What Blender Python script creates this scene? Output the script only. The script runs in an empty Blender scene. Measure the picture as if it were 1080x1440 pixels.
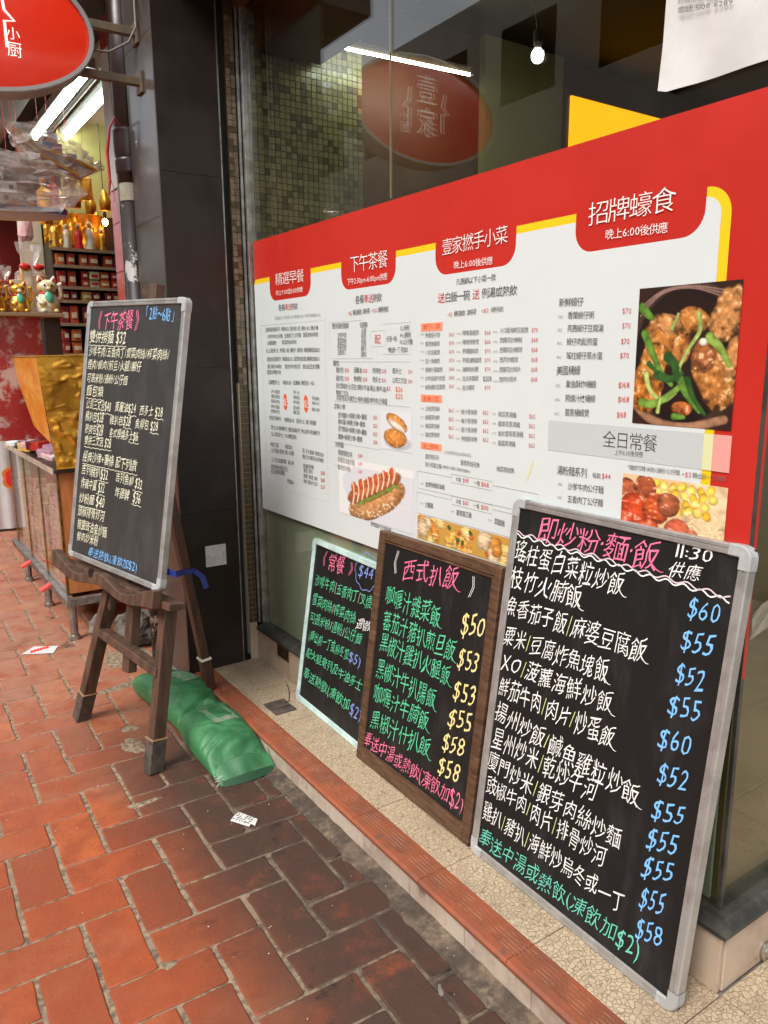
import bpy, math, random
import numpy as np
from mathutils import Vector, Matrix
random.seed(7); np.random.seed(7)
S = bpy.context.scene
COL = S.collection
# ---------------- camera, world, sun, exposure ----------------
cam = bpy.data.objects.new('camera', bpy.data.cameras.new('camera')); COL.objects.link(cam)
S.camera = cam
cam.data.sensor_fit = 'VERTICAL'; cam.data.sensor_height = 36.0; cam.data.sensor_width = 27.0
cam.data.lens = 1073.86 / 1440 * 36
cam.data.clip_start = 0.05; cam.data.clip_end = 400
_p, _r, _y = 0.198543, -0.006513, 0.594345
_f = Vector((math.sin(_y)*math.cos(_p), math.cos(_y)*math.cos(_p), -math.sin(_p)))
_rt = Vector((math.cos(_y), -math.sin(_y), 0)); _u = _rt.cross(_f)
_r2 = math.cos(_r)*_rt + math.sin(_r)*_u; _u2 = -math.sin(_r)*_rt + math.cos(_r)*_u
cam.matrix_world = Matrix(((_r2.x, _u2.x, -_f.x, 0), (_r2.y, _u2.y, -_f.y, 0), (_r2.z, _u2.z, -_f.z, 1.30), (0, 0, 0, 1)))

world = bpy.data.worlds.new('World'); S.world = world; world.use_nodes = True
wn = world.node_tree.nodes; wl = world.node_tree.links
bg = wn['Background']; bg.inputs['Strength'].default_value = 0.14
sky = wn.new('ShaderNodeTexSky'); sky.sky_type = 'NISHITA'; sky.sun_disc = False
sky.sun_elevation = math.radians(50); sky.sun_rotation = math.radians(250)
sky.air_density = 1.0; sky.dust_density = 2.0; sky.ozone_density = 0.6
hs = wn.new('ShaderNodeHueSaturation'); hs.inputs['Saturation'].default_value = .3; wl.new(sky.outputs[0], hs.inputs['Color']); wl.new(hs.outputs[0], bg.inputs[0])   # thin overcast: nearly white sky
sl = bpy.data.lights.new('sun', 'SUN'); sl.energy = 1.5; sl.angle = math.radians(25); sl.color = (1, .95, .88)
sun = bpy.data.objects.new('sun', sl); COL.objects.link(sun)
_az, _el = math.radians(250), math.radians(50)
_d = Vector((math.sin(_az)*math.cos(_el), math.cos(_az)*math.cos(_el), math.sin(_el)))
sun.rotation_euler = (-_d).to_track_quat('-Z', 'Y').to_euler(); sun.location = (-4, -2, 12)
S.view_settings.view_transform = 'Standard'; S.view_settings.look = 'None'
S.view_settings.exposure = 1.15; S.view_settings.gamma = 1.0; S.view_settings.use_curve_mapping = False
S.render.engine = 'CYCLES'
S.cycles.max_bounces = 8; S.cycles.transparent_max_bounces = 12; S.cycles.caustics_reflective = False

# ---------------- materials ----------------
MATS = {}
def M(name, col, rough=.6, metal=0., col2=None, vs=6., vlo=.4, vhi=.62, bump=0., bs=80., coat=0., spec=.5, emis=0., ecol=None, detail=6., stretch=None, objrand=0., trans=0., alpha=1., aniso=0., col3=None, s3=30., lo3=.62, hi3=.7, sheen=0.):
    m = bpy.data.materials.new(name); m.use_nodes = True; MATS[name] = m
    nt = m.node_tree; N = nt.nodes; L = nt.links; b = N['Principled BSDF']
    b.inputs['Base Color'].default_value = (*col, 1); b.inputs['Roughness'].default_value = rough
    b.inputs['Metallic'].default_value = metal; b.inputs['Coat Weight'].default_value = coat
    b.inputs['Coat Roughness'].default_value = .12
    b.inputs['Specular IOR Level'].default_value = spec
    if trans: b.inputs['Transmission Weight'].default_value = trans
    if alpha < 1: b.inputs['Alpha'].default_value = alpha
    tc = N.new('ShaderNodeTexCoord'); vec = tc.outputs['Object']
    if stretch:
        mp = N.new('ShaderNodeMapping'); mp.inputs['Scale'].default_value = stretch; L.new(vec, mp.inputs[0]); vec = mp.outputs[0]
    cur = None
    def noise(scale, det=6.):
        n = N.new('ShaderNodeTexNoise'); n.inputs['Scale'].default_value = scale; n.inputs['Detail'].default_value = det; n.inputs['Roughness'].default_value = .65
        L.new(vec, n.inputs['Vector']); return n.outputs[0]
    def ramp(v, lo, hi):
        r = N.new('ShaderNodeMapRange'); r.interpolation_type = 'SMOOTHSTEP'
        r.inputs[1].default_value = lo; r.inputs[2].default_value = hi; L.new(v, r.inputs[0]); return r.outputs[0]
    def mix(f, a, c):
        x = N.new('ShaderNodeMix'); x.data_type = 'RGBA'
        if isinstance(f, float): x.inputs[0].default_value = f
        else: L.new(f, x.inputs[0])
        for i, k in ((6, a), (7, c)):
            if isinstance(k, tuple): x.inputs[i].default_value = (*k, 1)
            else: L.new(k, x.inputs[i])
        return x.outputs[2]
    if col2: cur = mix(ramp(noise(vs, detail), vlo, vhi), col, col2)
    if col3: cur = mix(ramp(noise(s3, 8.), lo3, hi3), cur if cur else col, col3)
    if objrand:
        oi = N.new('ShaderNodeObjectInfo'); h = N.new('ShaderNodeHueSaturation')
        mr = N.new('ShaderNodeMapRange'); mr.inputs[3].default_value = 1-objrand; mr.inputs[4].default_value = 1+objrand
        L.new(oi.outputs['Random'], mr.inputs[0]); L.new(mr.outputs[0], h.inputs['Value'])
        if cur: L.new(cur, h.inputs['Color'])
        else: h.inputs['Color'].default_value = (*col, 1)
        cur = h.outputs[0]
    if cur: L.new(cur, b.inputs['Base Color'])
    if bump:
        bp = N.new('ShaderNodeBump'); bp.inputs['Strength'].default_value = 1.; bp.inputs['Distance'].default_value = bump
        L.new(noise(bs, 8.), bp.inputs['Height']); L.new(bp.outputs[0], b.inputs['Normal'])
    if emis:
        b.inputs['Emission Strength'].default_value = emis; b.inputs['Emission Color'].default_value = (*(ecol or col), 1)
    return m

def glass_mat(name, tint=(1, 1, 1), rough=0.0, base=.03, ior=1.5, film=None, fac=0.):
    m = bpy.data.materials.new(name); m.use_nodes = True; nt = m.node_tree; N = nt.nodes; L = nt.links
    N.remove(N['Principled BSDF']); out = N['Material Output']
    t = N.new('ShaderNodeBsdfTransparent'); t.inputs[0].default_value = (*tint, 1)
    g = N.new('ShaderNodeBsdfGlossy'); g.inputs['Roughness'].default_value = rough
    f = N.new('ShaderNodeFresnel'); ge = N.new('ShaderNodeNewGeometry'); mr = N.new('ShaderNodeMapRange'); mr.inputs[3].default_value = ior; mr.inputs[4].default_value = 1/ior
    L.new(ge.outputs['Backfacing'], mr.inputs[0]); L.new(mr.outputs[0], f.inputs[0])
    x = N.new('ShaderNodeMixShader'); L.new(f.outputs[0], x.inputs[0]); L.new(t.outputs[0], x.inputs[1]); L.new(g.outputs[0], x.inputs[2])
    o = x.outputs[0]
    if film:
        d = N.new('ShaderNodeBsdfDiffuse'); d.inputs[0].default_value = (*film, 1)
        y = N.new('ShaderNodeMixShader'); y.inputs[0].default_value = fac; L.new(o, y.inputs[1]); L.new(d.outputs[0], y.inputs[2]); o = y.outputs[0]
    L.new(o, out.inputs[0]); MATS[name] = m; return m

# ---------------- mesh building ----------------
ORG = {}
class MB:
    def __init__(s): s.v = []; s.f = []
    def add(s, vs, fs):
        o = len(s.v); s.v += [tuple(map(float, q)) for q in vs]; s.f += [tuple(i+o for i in f) for f in fs]; return s
    def obox(s, c, a, b, d):      # centre, three half-axis vectors
        c, a, b, d = map(Vector, (c, a, b, d))
        vs = [c+i*a+j*b+k*d for k in (-1, 1) for j in (-1, 1) for i in (-1, 1)]
        return s.add(vs, [(0, 2, 3, 1), (4, 5, 7, 6), (0, 1, 5, 4), (2, 6, 7, 3), (0, 4, 6, 2), (1, 3, 7, 5)])
    def box(s, x0, x1, y0, y1, z0, z1):
        return s.obox(((x0+x1)/2, (y0+y1)/2, (z0+z1)/2), ((x1-x0)/2, 0, 0), (0, (y1-y0)/2, 0), (0, 0, (z1-z0)/2))
    def fbox(s, F, a0, a1, b0, b1, c0, c1):
        A, u, v, n = F
        return s.obox(A+u*(a0+a1)/2+v*(b0+b1)/2+n*(c0+c1)/2, u*(a1-a0)/2, v*(b1-b0)/2, n*(c1-c0)/2)
    def bar(s, p, q, w, d, up=(0, 0, 1)):   # square bar between two points
        p, q = Vector(p), Vector(q); t = (q-p).normalized(); x = t.cross(Vector(up)).normalized(); y = x.cross(t)
        return s.obox((p+q)/2, x*w/2, y*d/2, (q-p)/2)
    def tube(s, pts, r, n=8, cap=True):
        pts = [Vector(p) for p in pts]; rs = r if isinstance(r, (list, tuple)) else [r]*len(pts)
        vs = []; prev = None
        for i, p in enumerate(pts):
            t = (pts[min(i+1, len(pts)-1)]-pts[max(i-1, 0)]).normalized()
            x = prev - t*prev.dot(t) if prev else t.cross(Vector((0, 0, 1)) if abs(t.z) < .9 else Vector((1, 0, 0)))
            x.normalize(); prev = x; y = t.cross(x)
            for k in range(n):
                a = 2*math.pi*k/n; vs.append(p+rs[i]*(math.cos(a)*x+math.sin(a)*y))
        fs = [(i*n+k, i*n+(k+1) % n, (i+1)*n+(k+1) % n, (i+1)*n+k) for i in range(len(pts)-1) for k in range(n)]
        if cap: fs += [tuple(range(n))[::-1], tuple((len(pts)-1)*n+k for k in range(n))]
        return s.add(vs, fs)
    def lathe(s, c, prof, n=14, axis=(0, 0, 1), sx=1., sy=1.):
        c = Vector(c); ax = Vector(axis).normalized(); x = ax.cross(Vector((0, 1, 0)) if abs(ax.y) < .9 else Vector((1, 0, 0))).normalized(); y = ax.cross(x)
        vs = [c+ax*h+r*(math.cos(2*math.pi*k/n)*x*sx+math.sin(2*math.pi*k/n)*y*sy) for r, h in prof for k in range(n)]
        fs = [(i*n+k, i*n+(k+1) % n, (i+1)*n+(k+1) % n, (i+1)*n+k) for i in range(len(prof)-1) for k in range(n)]
        fs += [tuple(range(n))[::-1], tuple((len(prof)-1)*n+k for k in range(n))]
        return s.add(vs, fs)
    def ball(s, c, rx, ry, rz, n=12, m=7):
        prof = [(math.sin(math.pi*i/m), -math.cos(math.pi*i/m)) for i in range(m+1)]; prof[0] = (.02, -1); prof[-1] = (.02, 1)
        o = len(s.v); s.lathe((0, 0, 0), prof, n)
        s.v[o:] = [(c[0]+p[0]*rx, c[1]+p[1]*ry, c[2]+p[2]*rz) for p in s.v[o:]]; return s
    def prism(s, pts, w0, w1, fn):          # 2D outline extruded: fn(a,b,w)->3D
        n = len(pts); vs = [fn(a, b, w0) for a, b in pts]+[fn(a, b, w1) for a, b in pts]
        return s.add(vs, [tuple(range(n))[::-1], tuple(range(n, 2*n))]+[(i, (i+1) % n, n+(i+1) % n, n+i) for i in range(n)])
    def build(s, name, mat, parent=None, bevel=0., smooth=False, kind=None, label=None, subd=0):
        o0 = Vector((0, 0, 0))
        if parent: o0 = ORG[parent.name]
        me = bpy.data.meshes.new(name); me.from_pydata([tuple(Vector(v)-o0) for v in s.v], [], s.f); me.update()
        me.materials.append(MATS[mat] if isinstance(mat, str) else mat)
        ob = bpy.data.objects.new(name, me); COL.objects.link(ob)
        if parent: ob.parent = parent
        ORG[ob.name] = o0
        if smooth:
            for p in me.polygons: p.use_smooth = True
        if bevel:
            b = ob.modifiers.new('bevel', 'BEVEL'); b.width = bevel; b.segments = 2; b.limit_method = 'ANGLE'
            if not smooth:
                w = ob.modifiers.new('wn', 'WEIGHTED_NORMAL')
                for p in me.polygons: p.use_smooth = True
        if subd:
            q = ob.modifiers.new('sub', 'SUBSURF'); q.levels = q.render_levels = subd
        if kind: ob['kind'] = kind
        if label: ob['label'] = label
        return ob
def tag(o, label, cat, group=None):
    o['label'] = label; o['category'] = cat
    if group: o['group'] = group
    return o
def thing(name, label, cat, loc=(0, 0, 0), group=None):
    o = bpy.data.objects.new(name, None); COL.objects.link(o); o.location = loc; o.empty_display_size = .05
    ORG[o.name] = Vector(loc); return tag(o, label, cat, group)
def solo(mb, name, mat, label, cat, group=None, origin=None, **k):
    "a thing that is one mesh, its origin at its base"
    vs = mb.v; c = Vector(origin) if origin else Vector(((min(v[0] for v in vs)+max(v[0] for v in vs))/2, (min(v[1] for v in vs)+max(v[1] for v in vs))/2, min(v[2] for v in vs)))
    mb.v = [tuple(Vector(v)-c) for v in vs]; o = mb.build(name, mat, **k); o.location = c; ORG[o.name] = c; return tag(o, label, cat, group)
def dup(o, par=None, off=None):
    c = o.copy(); COL.objects.link(c); c.parent = par
    ORG[c.name] = ORG.get(o.name, Vector((0, 0, 0)))
    for ch in [k for k in COL.objects if k.parent == o]: dup(ch, c)
    if off: c.location = Vector(o.location)+Vector(off)
    return c
def frame(yaw, tilt, roll):
    u = Vector((math.sin(yaw), -math.cos(yaw), 0)); hz = Vector((math.cos(yaw), math.sin(yaw), 0))
    v = math.cos(tilt)*Vector((0, 0, 1))+math.sin(tilt)*hz; c, s = math.cos(roll), math.sin(roll)
    u, v = c*u+s*v, -s*u+c*v; return u, v, u.cross(v)

# ---------------- palette ----------------
M('board_black', (.011, .011, .011), .45, col2=(.035, .034, .034), vs=7, vlo=.48, vhi=.85, spec=.3, stretch=(1, 2.2, .8), col3=(.05, .05, .05), s3=16, lo3=.66, hi3=.85)
M('board_grey', (.032, .031, .03), .5, col2=(.055, .053, .05), vs=7, vlo=.4, vhi=.8, stretch=(1, 2, .8), col3=(.075, .073, .07), s3=16, lo3=.64, hi3=.85)
M('aluminium', (.46, .45, .43), .42, .55, col2=(.36, .345, .325), vs=14, bump=.0003, bs=150, col3=(.22, .19, .16), s3=22, lo3=.66, hi3=.74)
M('mint_frame', (.55, .72, .68), .45, 0, col2=(.42, .55, .52), vs=9, bump=.0002, bs=120)
M('cap_plastic', (.42, .43, .43), .5, col2=(.33, .33, .32), vs=12)
M('cap_mint', (.42, .52, .52), .5)
M('walnut', (.12, .062, .032), .5, col2=(.05, .024, .012), vs=4, col3=(.22, .14, .09), s3=3, lo3=.6, hi3=.75, stretch=(3, 3, 22), vlo=.35, vhi=.7, bump=.0006, bs=14)
M('walnut_h', (.12, .062, .032), .5, col2=(.05, .024, .012), vs=4, col3=(.22, .14, .09), s3=3, lo3=.6, hi3=.75, stretch=(22, 3, 22), vlo=.35, vhi=.7, bump=.0006, bs=14)
M('easel_wood', (.105, .056, .036), .55, col2=(.055, .03, .02), vs=5, stretch=(8, 8, 1.2), bump=.0006, bs=22, col3=(.2, .15, .11), s3=9, lo3=.66, hi3=.8)
M('easel_foot', (.1, .075, .06), .7, col2=(.05, .038, .03), vs=30, bump=.0008, bs=90)
M('rear_wood', (.085, .026, .01), .4, col2=(.035, .012, .006), vs=5, stretch=(8, 8, 1.2), bump=.0004, bs=22)
M('chalk_w', (.85, .84, .8), .7); M('chalk_p', (.8, .17, .3), .7); M('chalk_g', (.1, .56, .29), .7); M('chalk_y', (.85, .68, .28), .7)
M('chalk_b', (.19, .47, .85), .7); M('chalk_t', (.13, .55, .42), .7); M('chalk_l', (.75, .74, .55), .7); M('chalk_l2', (.6, .7, .25), .7)
M('chalk_bd', (.2, .28, .62), .7); M('chalk_s', (.72, .55, .58), .7)
M('ink_k', (.075, .072, .07), .5); M('ink_r', (.62, .05, .05), .5); M('ink_e', (.36, .36, .35), .5); M('ink_m', (.15, .145, .14), .5); M('ink_rm', (.6, .16, .17), .5); M('ink_w', (.86, .82, .78), .5); M('ink_o', (.75, .12, .03), .5)
M('poster_red', (.52, .025, .016), .38, col2=(.47, .02, .012), vs=2)
M('poster_white', (.64, .685, .68), .32, col2=(.615, .66, .655), vs=1.5)
M('poster_yellow', (.82, .55, .01), .4); M('salmon', (.82, .3, .18), .5); M('band_grey', (.5, .53, .53), .5); M('band_pink', (.72, .33, .29), .5); M('band_lime', (.66, .67, .36), .5)
M('tile_edge', (.33, .2, .1), .5)
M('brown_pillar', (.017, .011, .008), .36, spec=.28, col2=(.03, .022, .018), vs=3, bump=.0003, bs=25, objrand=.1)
M('pillar_street_lit', (.07, .055, .045), .38, col2=(.05, .04, .034), vs=3, bump=.0005, bs=18, coat=.45, objrand=.08)  # same tile as brown_pillar; light on the street face put into a paler colour
M('grout_dark', (.02, .016, .014), .8)
M('cement', (.2, .175, .15), .9, col2=(.12, .1, .085), vs=7, bump=.004, bs=25)
M('beige_tile', (.46, .35, .26), .4, col2=(.36, .26, .185), vs=5, bump=.0003, bs=30, objrand=.06, col3=(.2, .13, .08), s3=16, lo3=.63, hi3=.75)
M('fascia_tile', (.5, .41, .33), .45, col2=(.37, .28, .22), vs=9, bump=.0005, bs=60, objrand=.07, col3=(.14, .1, .075), s3=14, lo3=.56, hi3=.72)
M('nosing', (.3, .082, .036), .42, col2=(.22, .07, .038), vs=9, bump=.0005, bs=120, objrand=.06, col3=(.13, .07, .05), s3=25, lo3=.55, hi3=.75)
M('sill_metal', (.1, .095, .08), .42, .5, col2=(.05, .047, .04), vs=10, bump=.0004, bs=60)
M('chrome', (.55, .54, .52), .22, 1., col2=(.35, .33, .3), vs=8)
M('white_plate', (.6, .58, .55), .45, col2=(.5, .48, .45), vs=30)
M('brass', (.38, .22, .05), .35, .9, col2=(.16, .09, .03), vs=30)
M('sandbag', (.042, .185, .07), .5, col2=(.026, .125, .045), vs=7, bump=.0010, bs=210, col3=(.13, .25, .13), s3=16, lo3=.52, hi3=.82)
M('bag_shade', (.012, .06, .024), .7)
M('groove_dirt', (.13, .075, .05), .8, col2=(.36, .26, .19), vs=30)
M('bag_patch', (.2, .24, .16), .8, col2=(.07, .22, .1), vs=40, vlo=.42, vhi=.58, bump=.001, bs=200)
M('bag_fray', (.55, .55, .5), .8)
M('mosaic_brown', (.07, .05, .022), .35, objrand=.0, col2=(.045, .03, .014), vs=60)
M('grout_light', (.4, .33, .22), .8)
M('dark_void', (.006, .005, .004), .5)
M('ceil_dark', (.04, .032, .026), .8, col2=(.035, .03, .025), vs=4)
M('interior_brown', (.13, .062, .028), .5, col2=(.09, .042, .02), vs=3)
M('interior_wall', (.26, .22, .14), .7)
M('batten_grey', (.28, .27, .25), .5); M('olive_wall', (.4, .36, .16), .6)
M('interior_floor', (.12, .1, .07), .5)
M('green_film', (.24, .31, .28), .55, col2=(.32, .4, .36), vs=2.2, vlo=.35, vhi=.7)
M('olive_film', (.085, .075, .034), .45, col2=(.135, .1, .04), vs=1.6, vlo=.3, vhi=.7)
M('lamp_white', (.9, .95, .9), .5, emis=30, ecol=(.85, 1, .86)); M('bulb', (.9, .95, 1), .5, emis=22, ecol=(.75, .85, 1))
M('yellow_box', (.6, .28, .01), .5, emis=.75, ecol=(1., .42, .0))
M('sign_red', (.5, .014, .006), .3, col2=(.44, .01, .004), vs=1.2, emis=.16, ecol=(1, .05, .01), coat=.5)
M('sign_rim', (.34, .31, .29), .45, .4); M('sign_white', (.85, .8, .76), .5, emis=.35, ecol=(1, .9, .85))
M('bracket', (.13, .105, .08), .5, .3, col2=(.2, .13, .07), vs=14)
M('cable', (.16, .14, .11), .6)
M('pipe_paint', (.032, .016, .014), .4, col2=(.026, .013, .012), vs=10, bump=.0006, bs=30, col3=(.55, .5, .46), s3=11, lo3=.545, hi3=.56)
M('pipe_up', (.03, .015, .013), .35, col2=(.022, .012, .011), vs=10, bump=.0005, bs=30)
M('sticker', (.5, .46, .33), .6, col2=(.42, .38, .28), vs=20)
M('red_string', (.55, .05, .07), .5)
M('paper_white', (.62, .61, .6), .6, col2=(.56, .55, .54), vs=6, bump=.002, bs=5)
M('tape', (.45, .42, .34), .2, bump=.006, bs=28, alpha=.45, coat=1.)
M('blue_strap', (.01, .03, .2), .6)
M('rock', (.16, .145, .12), .9, col2=(.05, .047, .04), vs=18, bump=.012, bs=24)
M('red_tile', (.42, .05, .05), .25, col2=(.35, .035, .035), vs=5, objrand=.1, coat=.4)
M('shop_red', (.28, .01, .008), .5, col2=(.2, .008, .006), vs=3)
M('shop_cream', (.5, .42, .3), .6); M('shop_yellow', (.55, .5, .18), .5)
M('shelf_dark', (.04, .025, .015), .5); M('shelf_edge', (.25, .17, .1), .45)
M('cab_wood', (.55, .2, .06), .38, col2=(.45, .15, .04), vs=3, stretch=(10, 10, 1.5), coat=.2)
M('steel', (.4, .39, .37), .35, .8, col2=(.25, .23, .21), vs=20)
M('foil', (.85, .43, .05), .32, .6, col2=(.55, .25, .025), vs=6, bump=.006, bs=9, detail=2)
M('foil_orange', (.9, .42, .05), .34, .3, col2=(.75, .25, .02), vs=7, vlo=.3, vhi=.7, bump=.006, bs=6, detail=2)
M('gold', (.75, .42, .06), .25, .7, bump=.002, bs=60); M('cat_white', (.7, .66, .56), .3, col2=(.6, .42, .12), vs=25, coat=.4); M('jade', (.08, .42, .27), .3); M('red_enamel', (.55, .02, .015), .3)
M('cloth', (.6, .59, .58), .8, col2=(.55, .54, .53), vs=6)
M('pink_paper', (.6, .3, .3), .5, col2=(.62, .5, .47), vs=22, bump=.004, bs=18, coat=.3); M('lilac', (.35, .2, .28), .4, col2=(.5, .33, .38), vs=14, bump=.004, bs=12, coat=.5)
M('print_red', (.33, .014, .012), .45, col2=(.5, .36, .33), vs=7, vlo=.47, vhi=.56, coat=.3)
M('orange_paper', (.75, .22, .03), .5); M('plaque_red', (.8, .03, .02), .5); M('purple_paper', (.3, .06, .17), .5); M('yellow_paper', (.8, .45, .03), .5); M('green_paper', (.2, .22, .04), .5)
for i, c in enumerate([(.4, .02, .015), (.5, .06, .02), (.55, .14, .03), (.25, .02, .02), (.62, .53, .36), (.7, .42, .1)]):
    M('pack%d' % i, c, .45, col2=tuple(k*.7 for k in c), vs=25, col3=(.6, .42, .2), s3=38, lo3=.6, hi3=.66, coat=.3)
M('boat_white', (.58, .55, .52), .45); M('boat_blue', (.05, .1, .3), .4, col2=(.4, .1, .14), vs=18, vlo=.5, vhi=.6); M('boat_cabin', (.5, .38, .32), .5, col2=(.45, .2, .1), vs=16)
M('tag_red', (.8, .05, .04), .5)
M('concrete', (.3, .22, .2), .85, col2=(.15, .145, .135), vs=1.2); M('facade', (.5, .47, .42), .8, col2=(.38, .35, .31), vs=.6); M('window_dark', (.07, .07, .065), .25)
M('warm_bulb', (1, .6, .2), .5, emis=40, ecol=(1, .42, .08)); M('tube_light', (.9, 1, .95), .5, emis=10, ecol=(.85, 1, .93))
M('litter', (.62, .6, .58), .7); M('asphalt', (.06, .06, .06), .85)
glass_mat('glass', (.95, .94, .87), 0., ior=1.62); glass_mat('glass_clear', (.97, .97, .97), .02, ior=1.45)
glass_mat('cellophane', (.96, .94, .93), .06, ior=2.1, film=(.85, .77, .72), fac=.2)

# brick: per-brick tone, worn surface, grime towards the step
def brick_mat():
    m = bpy.data.materials.new('brick'); m.use_nodes = True; nt = m.node_tree; N = nt.nodes; L = nt.links; b = N['Principled BSDF']
    geo = N.new('ShaderNodeNewGeometry'); pos = geo.outputs['Position']
    oi = N.new('ShaderNodeObjectInfo')
    ad = N.new('ShaderNodeMath'); ad.operation = 'ADD'; L.new(oi.outputs['Random'], ad.inputs[0]); L.new(geo.outputs['Random Per Island'], ad.inputs[1])
    fr = N.new('ShaderNodeMath'); fr.operation = 'FRACT'; L.new(ad.outputs[0], fr.inputs[0])
    def noise(s, d=6, r=.6, off=0):
        n = N.new('ShaderNodeTexNoise'); n.inputs['Scale'].default_value = s; n.inputs['Detail'].default_value = d; n.inputs['Roughness'].default_value = r
        if off:
            a = N.new('ShaderNodeVectorMath'); a.inputs[1].default_value = (off, off*.7, 0); L.new(pos, a.inputs[0]); L.new(a.outputs[0], n.inputs['Vector'])
        else: L.new(pos, n.inputs['Vector'])
        return n.outputs[0]
    def rng(v, a, c, lo=0., hi=1.):
        r = N.new('ShaderNodeMapRange'); r.inputs[1].default_value = a; r.inputs[2].default_value = c; r.inputs[3].default_value = lo; r.inputs[4].default_value = hi
        if lo == 0. and hi == 1.: r.interpolation_type = 'SMOOTHSTEP'
        L.new(v, r.inputs[0]); return r.outputs[0]
    def mix(f, a, c, t='MIX'):
        x = N.new('ShaderNodeMix'); x.data_type = 'RGBA'; x.blend_type = t
        if isinstance(f, float): x.inputs[0].default_value = f
        else: L.new(f, x.inputs[0])
        for i, k in ((6, a), (7, c)):
            if isinstance(k, tuple): x.inputs[i].default_value = (*k, 1)
            else: L.new(k, x.inputs[i])
        return x.outputs[2]
    def mth(op, a, c):
        x = N.new('ShaderNodeMath'); x.operation = op; x.use_clamp = True
        for i, k in ((0, a), (1, c)):
            if isinstance(k, float): x.inputs[i].default_value = k
            else: L.new(k, x.inputs[i])
        return x.outputs[0]
    cr = N.new('ShaderNodeValToRGB'); L.new(fr.outputs[0], cr.inputs[0]); e = cr.color_ramp.elements
    e[0].position = 0; e[0].color = (.30, .06, .018, 1); e[1].position = 1; e[1].color = (.46, .11, .03, 1)
    x = cr.color_ramp.elements.new(.35); x.color = (.36, .078, .023, 1); x = cr.color_ramp.elements.new(.6); x.color = (.20, .05, .022, 1)
    c = mix(rng(noise(14), .35, .7), cr.outputs[0], (.27, .055, .018))
    c = mix(rng(noise(170, 3), .5, .75), c, (.24, .065, .025))
    c = mix(mth('MULTIPLY', rng(noise(330, 2, .5, 5), .69, .73), .45), c, (.55, .4, .28))   # light specks
    c = mix(mth('MULTIPLY', rng(noise(2.6, 8, .6, 3), .52, .7), .22), c, (.4, .25, .15))       # dusty bloom
    sxf = N.new('ShaderNodeSeparateXYZ'); L.new(pos, sxf.inputs[0])
    c = mix(mth('MULTIPLY', mth('MULTIPLY', rng(sxf.outputs[1], 1.9, 3.6), rng(noise(9, 8, .7, 13), .25, .6)), .5), c, (.42, .26, .18))   # sheen of the farther bricks, painted in as a paler colour
    sx = N.new('ShaderNodeSeparateXYZ'); L.new(pos, sx.inputs[0])
    near = rng(sx.outputs[0], .36, .72)
    yf = rng(sx.outputs[1], 3.1, 2.2)
    grime = mth('MULTIPLY', near, rng(noise(7, 9, .75, 9), .12, .5)); grime = mth('MULTIPLY', grime, yf); grime = mth('MULTIPLY', grime, .95)
    c = mix(grime, c, (.05, .03, .022))
    blot = mth('MULTIPLY', rng(noise(7, 9, .75, 21), .58, .64), near)
    c = mix(mth('MULTIPLY', blot, .8), c, (.02, .016, .015))
    L.new(c, b.inputs['Base Color'])
    rg = rng(noise(25), .3, .7, .46, .68); L.new(rg, b.inputs['Roughness']); b.inputs['Specular IOR Level'].default_value = .4
    bp = N.new('ShaderNodeBump'); bp.inputs['Distance'].default_value = .0016; L.new(noise(85, 8, .7), bp.inputs['Height']); L.new(bp.outputs[0], b.inputs['Normal'])
    MATS['brick'] = m
    m = bpy.data.materials.new('mortar'); m.use_nodes = True; nt = m.node_tree; N = nt.nodes; L = nt.links; b = N['Principled BSDF']
    geo = N.new('ShaderNodeNewGeometry'); pos = geo.outputs['Position']
    sx = N.new('ShaderNodeSeparateXYZ'); L.new(pos, sx.inputs[0])
    c = mix(rng(noise(60), .35, .65), (.34, .25, .16), (.12, .085, .055))
    c = mix(rng(noise(7, 5, .6, 4), .5, .65), c, (.27, .19, .13))
    near = rng(sx.outputs[0], .5, .9); g = mth('MULTIPLY', mth('MULTIPLY', near, rng(sx.outputs[1], 3.2, 2.5)), .95)
    c = mix(mth('MULTIPLY', g, rng(noise(9, 8, .7, 2), .2, .6)), c, (.05, .036, .028)); L.new(c, b.inputs['Base Color']); b.inputs['Roughness'].default_value = .9
    bp = N.new('ShaderNodeBump'); bp.inputs['Distance'].default_value = .003; L.new(noise(130, 8, .7), bp.inputs['Height']); L.new(bp.outputs[0], b.inputs['Normal'])
    MATS['mortar'] = m
    # crackle-glazed step tile
    m = bpy.data.materials.new('crackle_tile'); m.use_nodes = True; nt = m.node_tree; N = nt.nodes; L = nt.links; b = N['Principled BSDF']
    geo = N.new('ShaderNodeNewGeometry'); pos = geo.outputs['Position']
    vo = N.new('ShaderNodeTexVoronoi'); vo.feature = 'DISTANCE_TO_EDGE'; vo.inputs['Scale'].default_value = 92
    wp = N.new('ShaderNodeVectorMath'); wp.operation = 'ADD'; L.new(pos, wp.inputs[0])
    nn = N.new('ShaderNodeTexNoise'); nn.inputs['Scale'].default_value = 30; L.new(pos, nn.inputs['Vector'])
    sc = N.new('ShaderNodeVectorMath'); sc.operation = 'SCALE'; sc.inputs['Scale'].default_value = .02; L.new(nn.outputs[1], sc.inputs[0]); L.new(sc.outputs[0], wp.inputs[1])
    L.new(wp.outputs[0], vo.inputs['Vector'])
    vc = N.new('ShaderNodeTexVoronoi'); vc.inputs['Scale'].default_value = 92; L.new(wp.outputs[0], vc.inputs['Vector'])
    sep = N.new('ShaderNodeSeparateColor'); L.new(vc.outputs['Color'], sep.inputs[0])
    c = mix(sep.outputs[0], (.52, .41, .28), (.43, .33, .22))
    c = mix(rng(noise(5, 6, .6, 8), .45, .7), c, (.33, .25, .17))
    oi = N.new('ShaderNodeObjectInfo')
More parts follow.
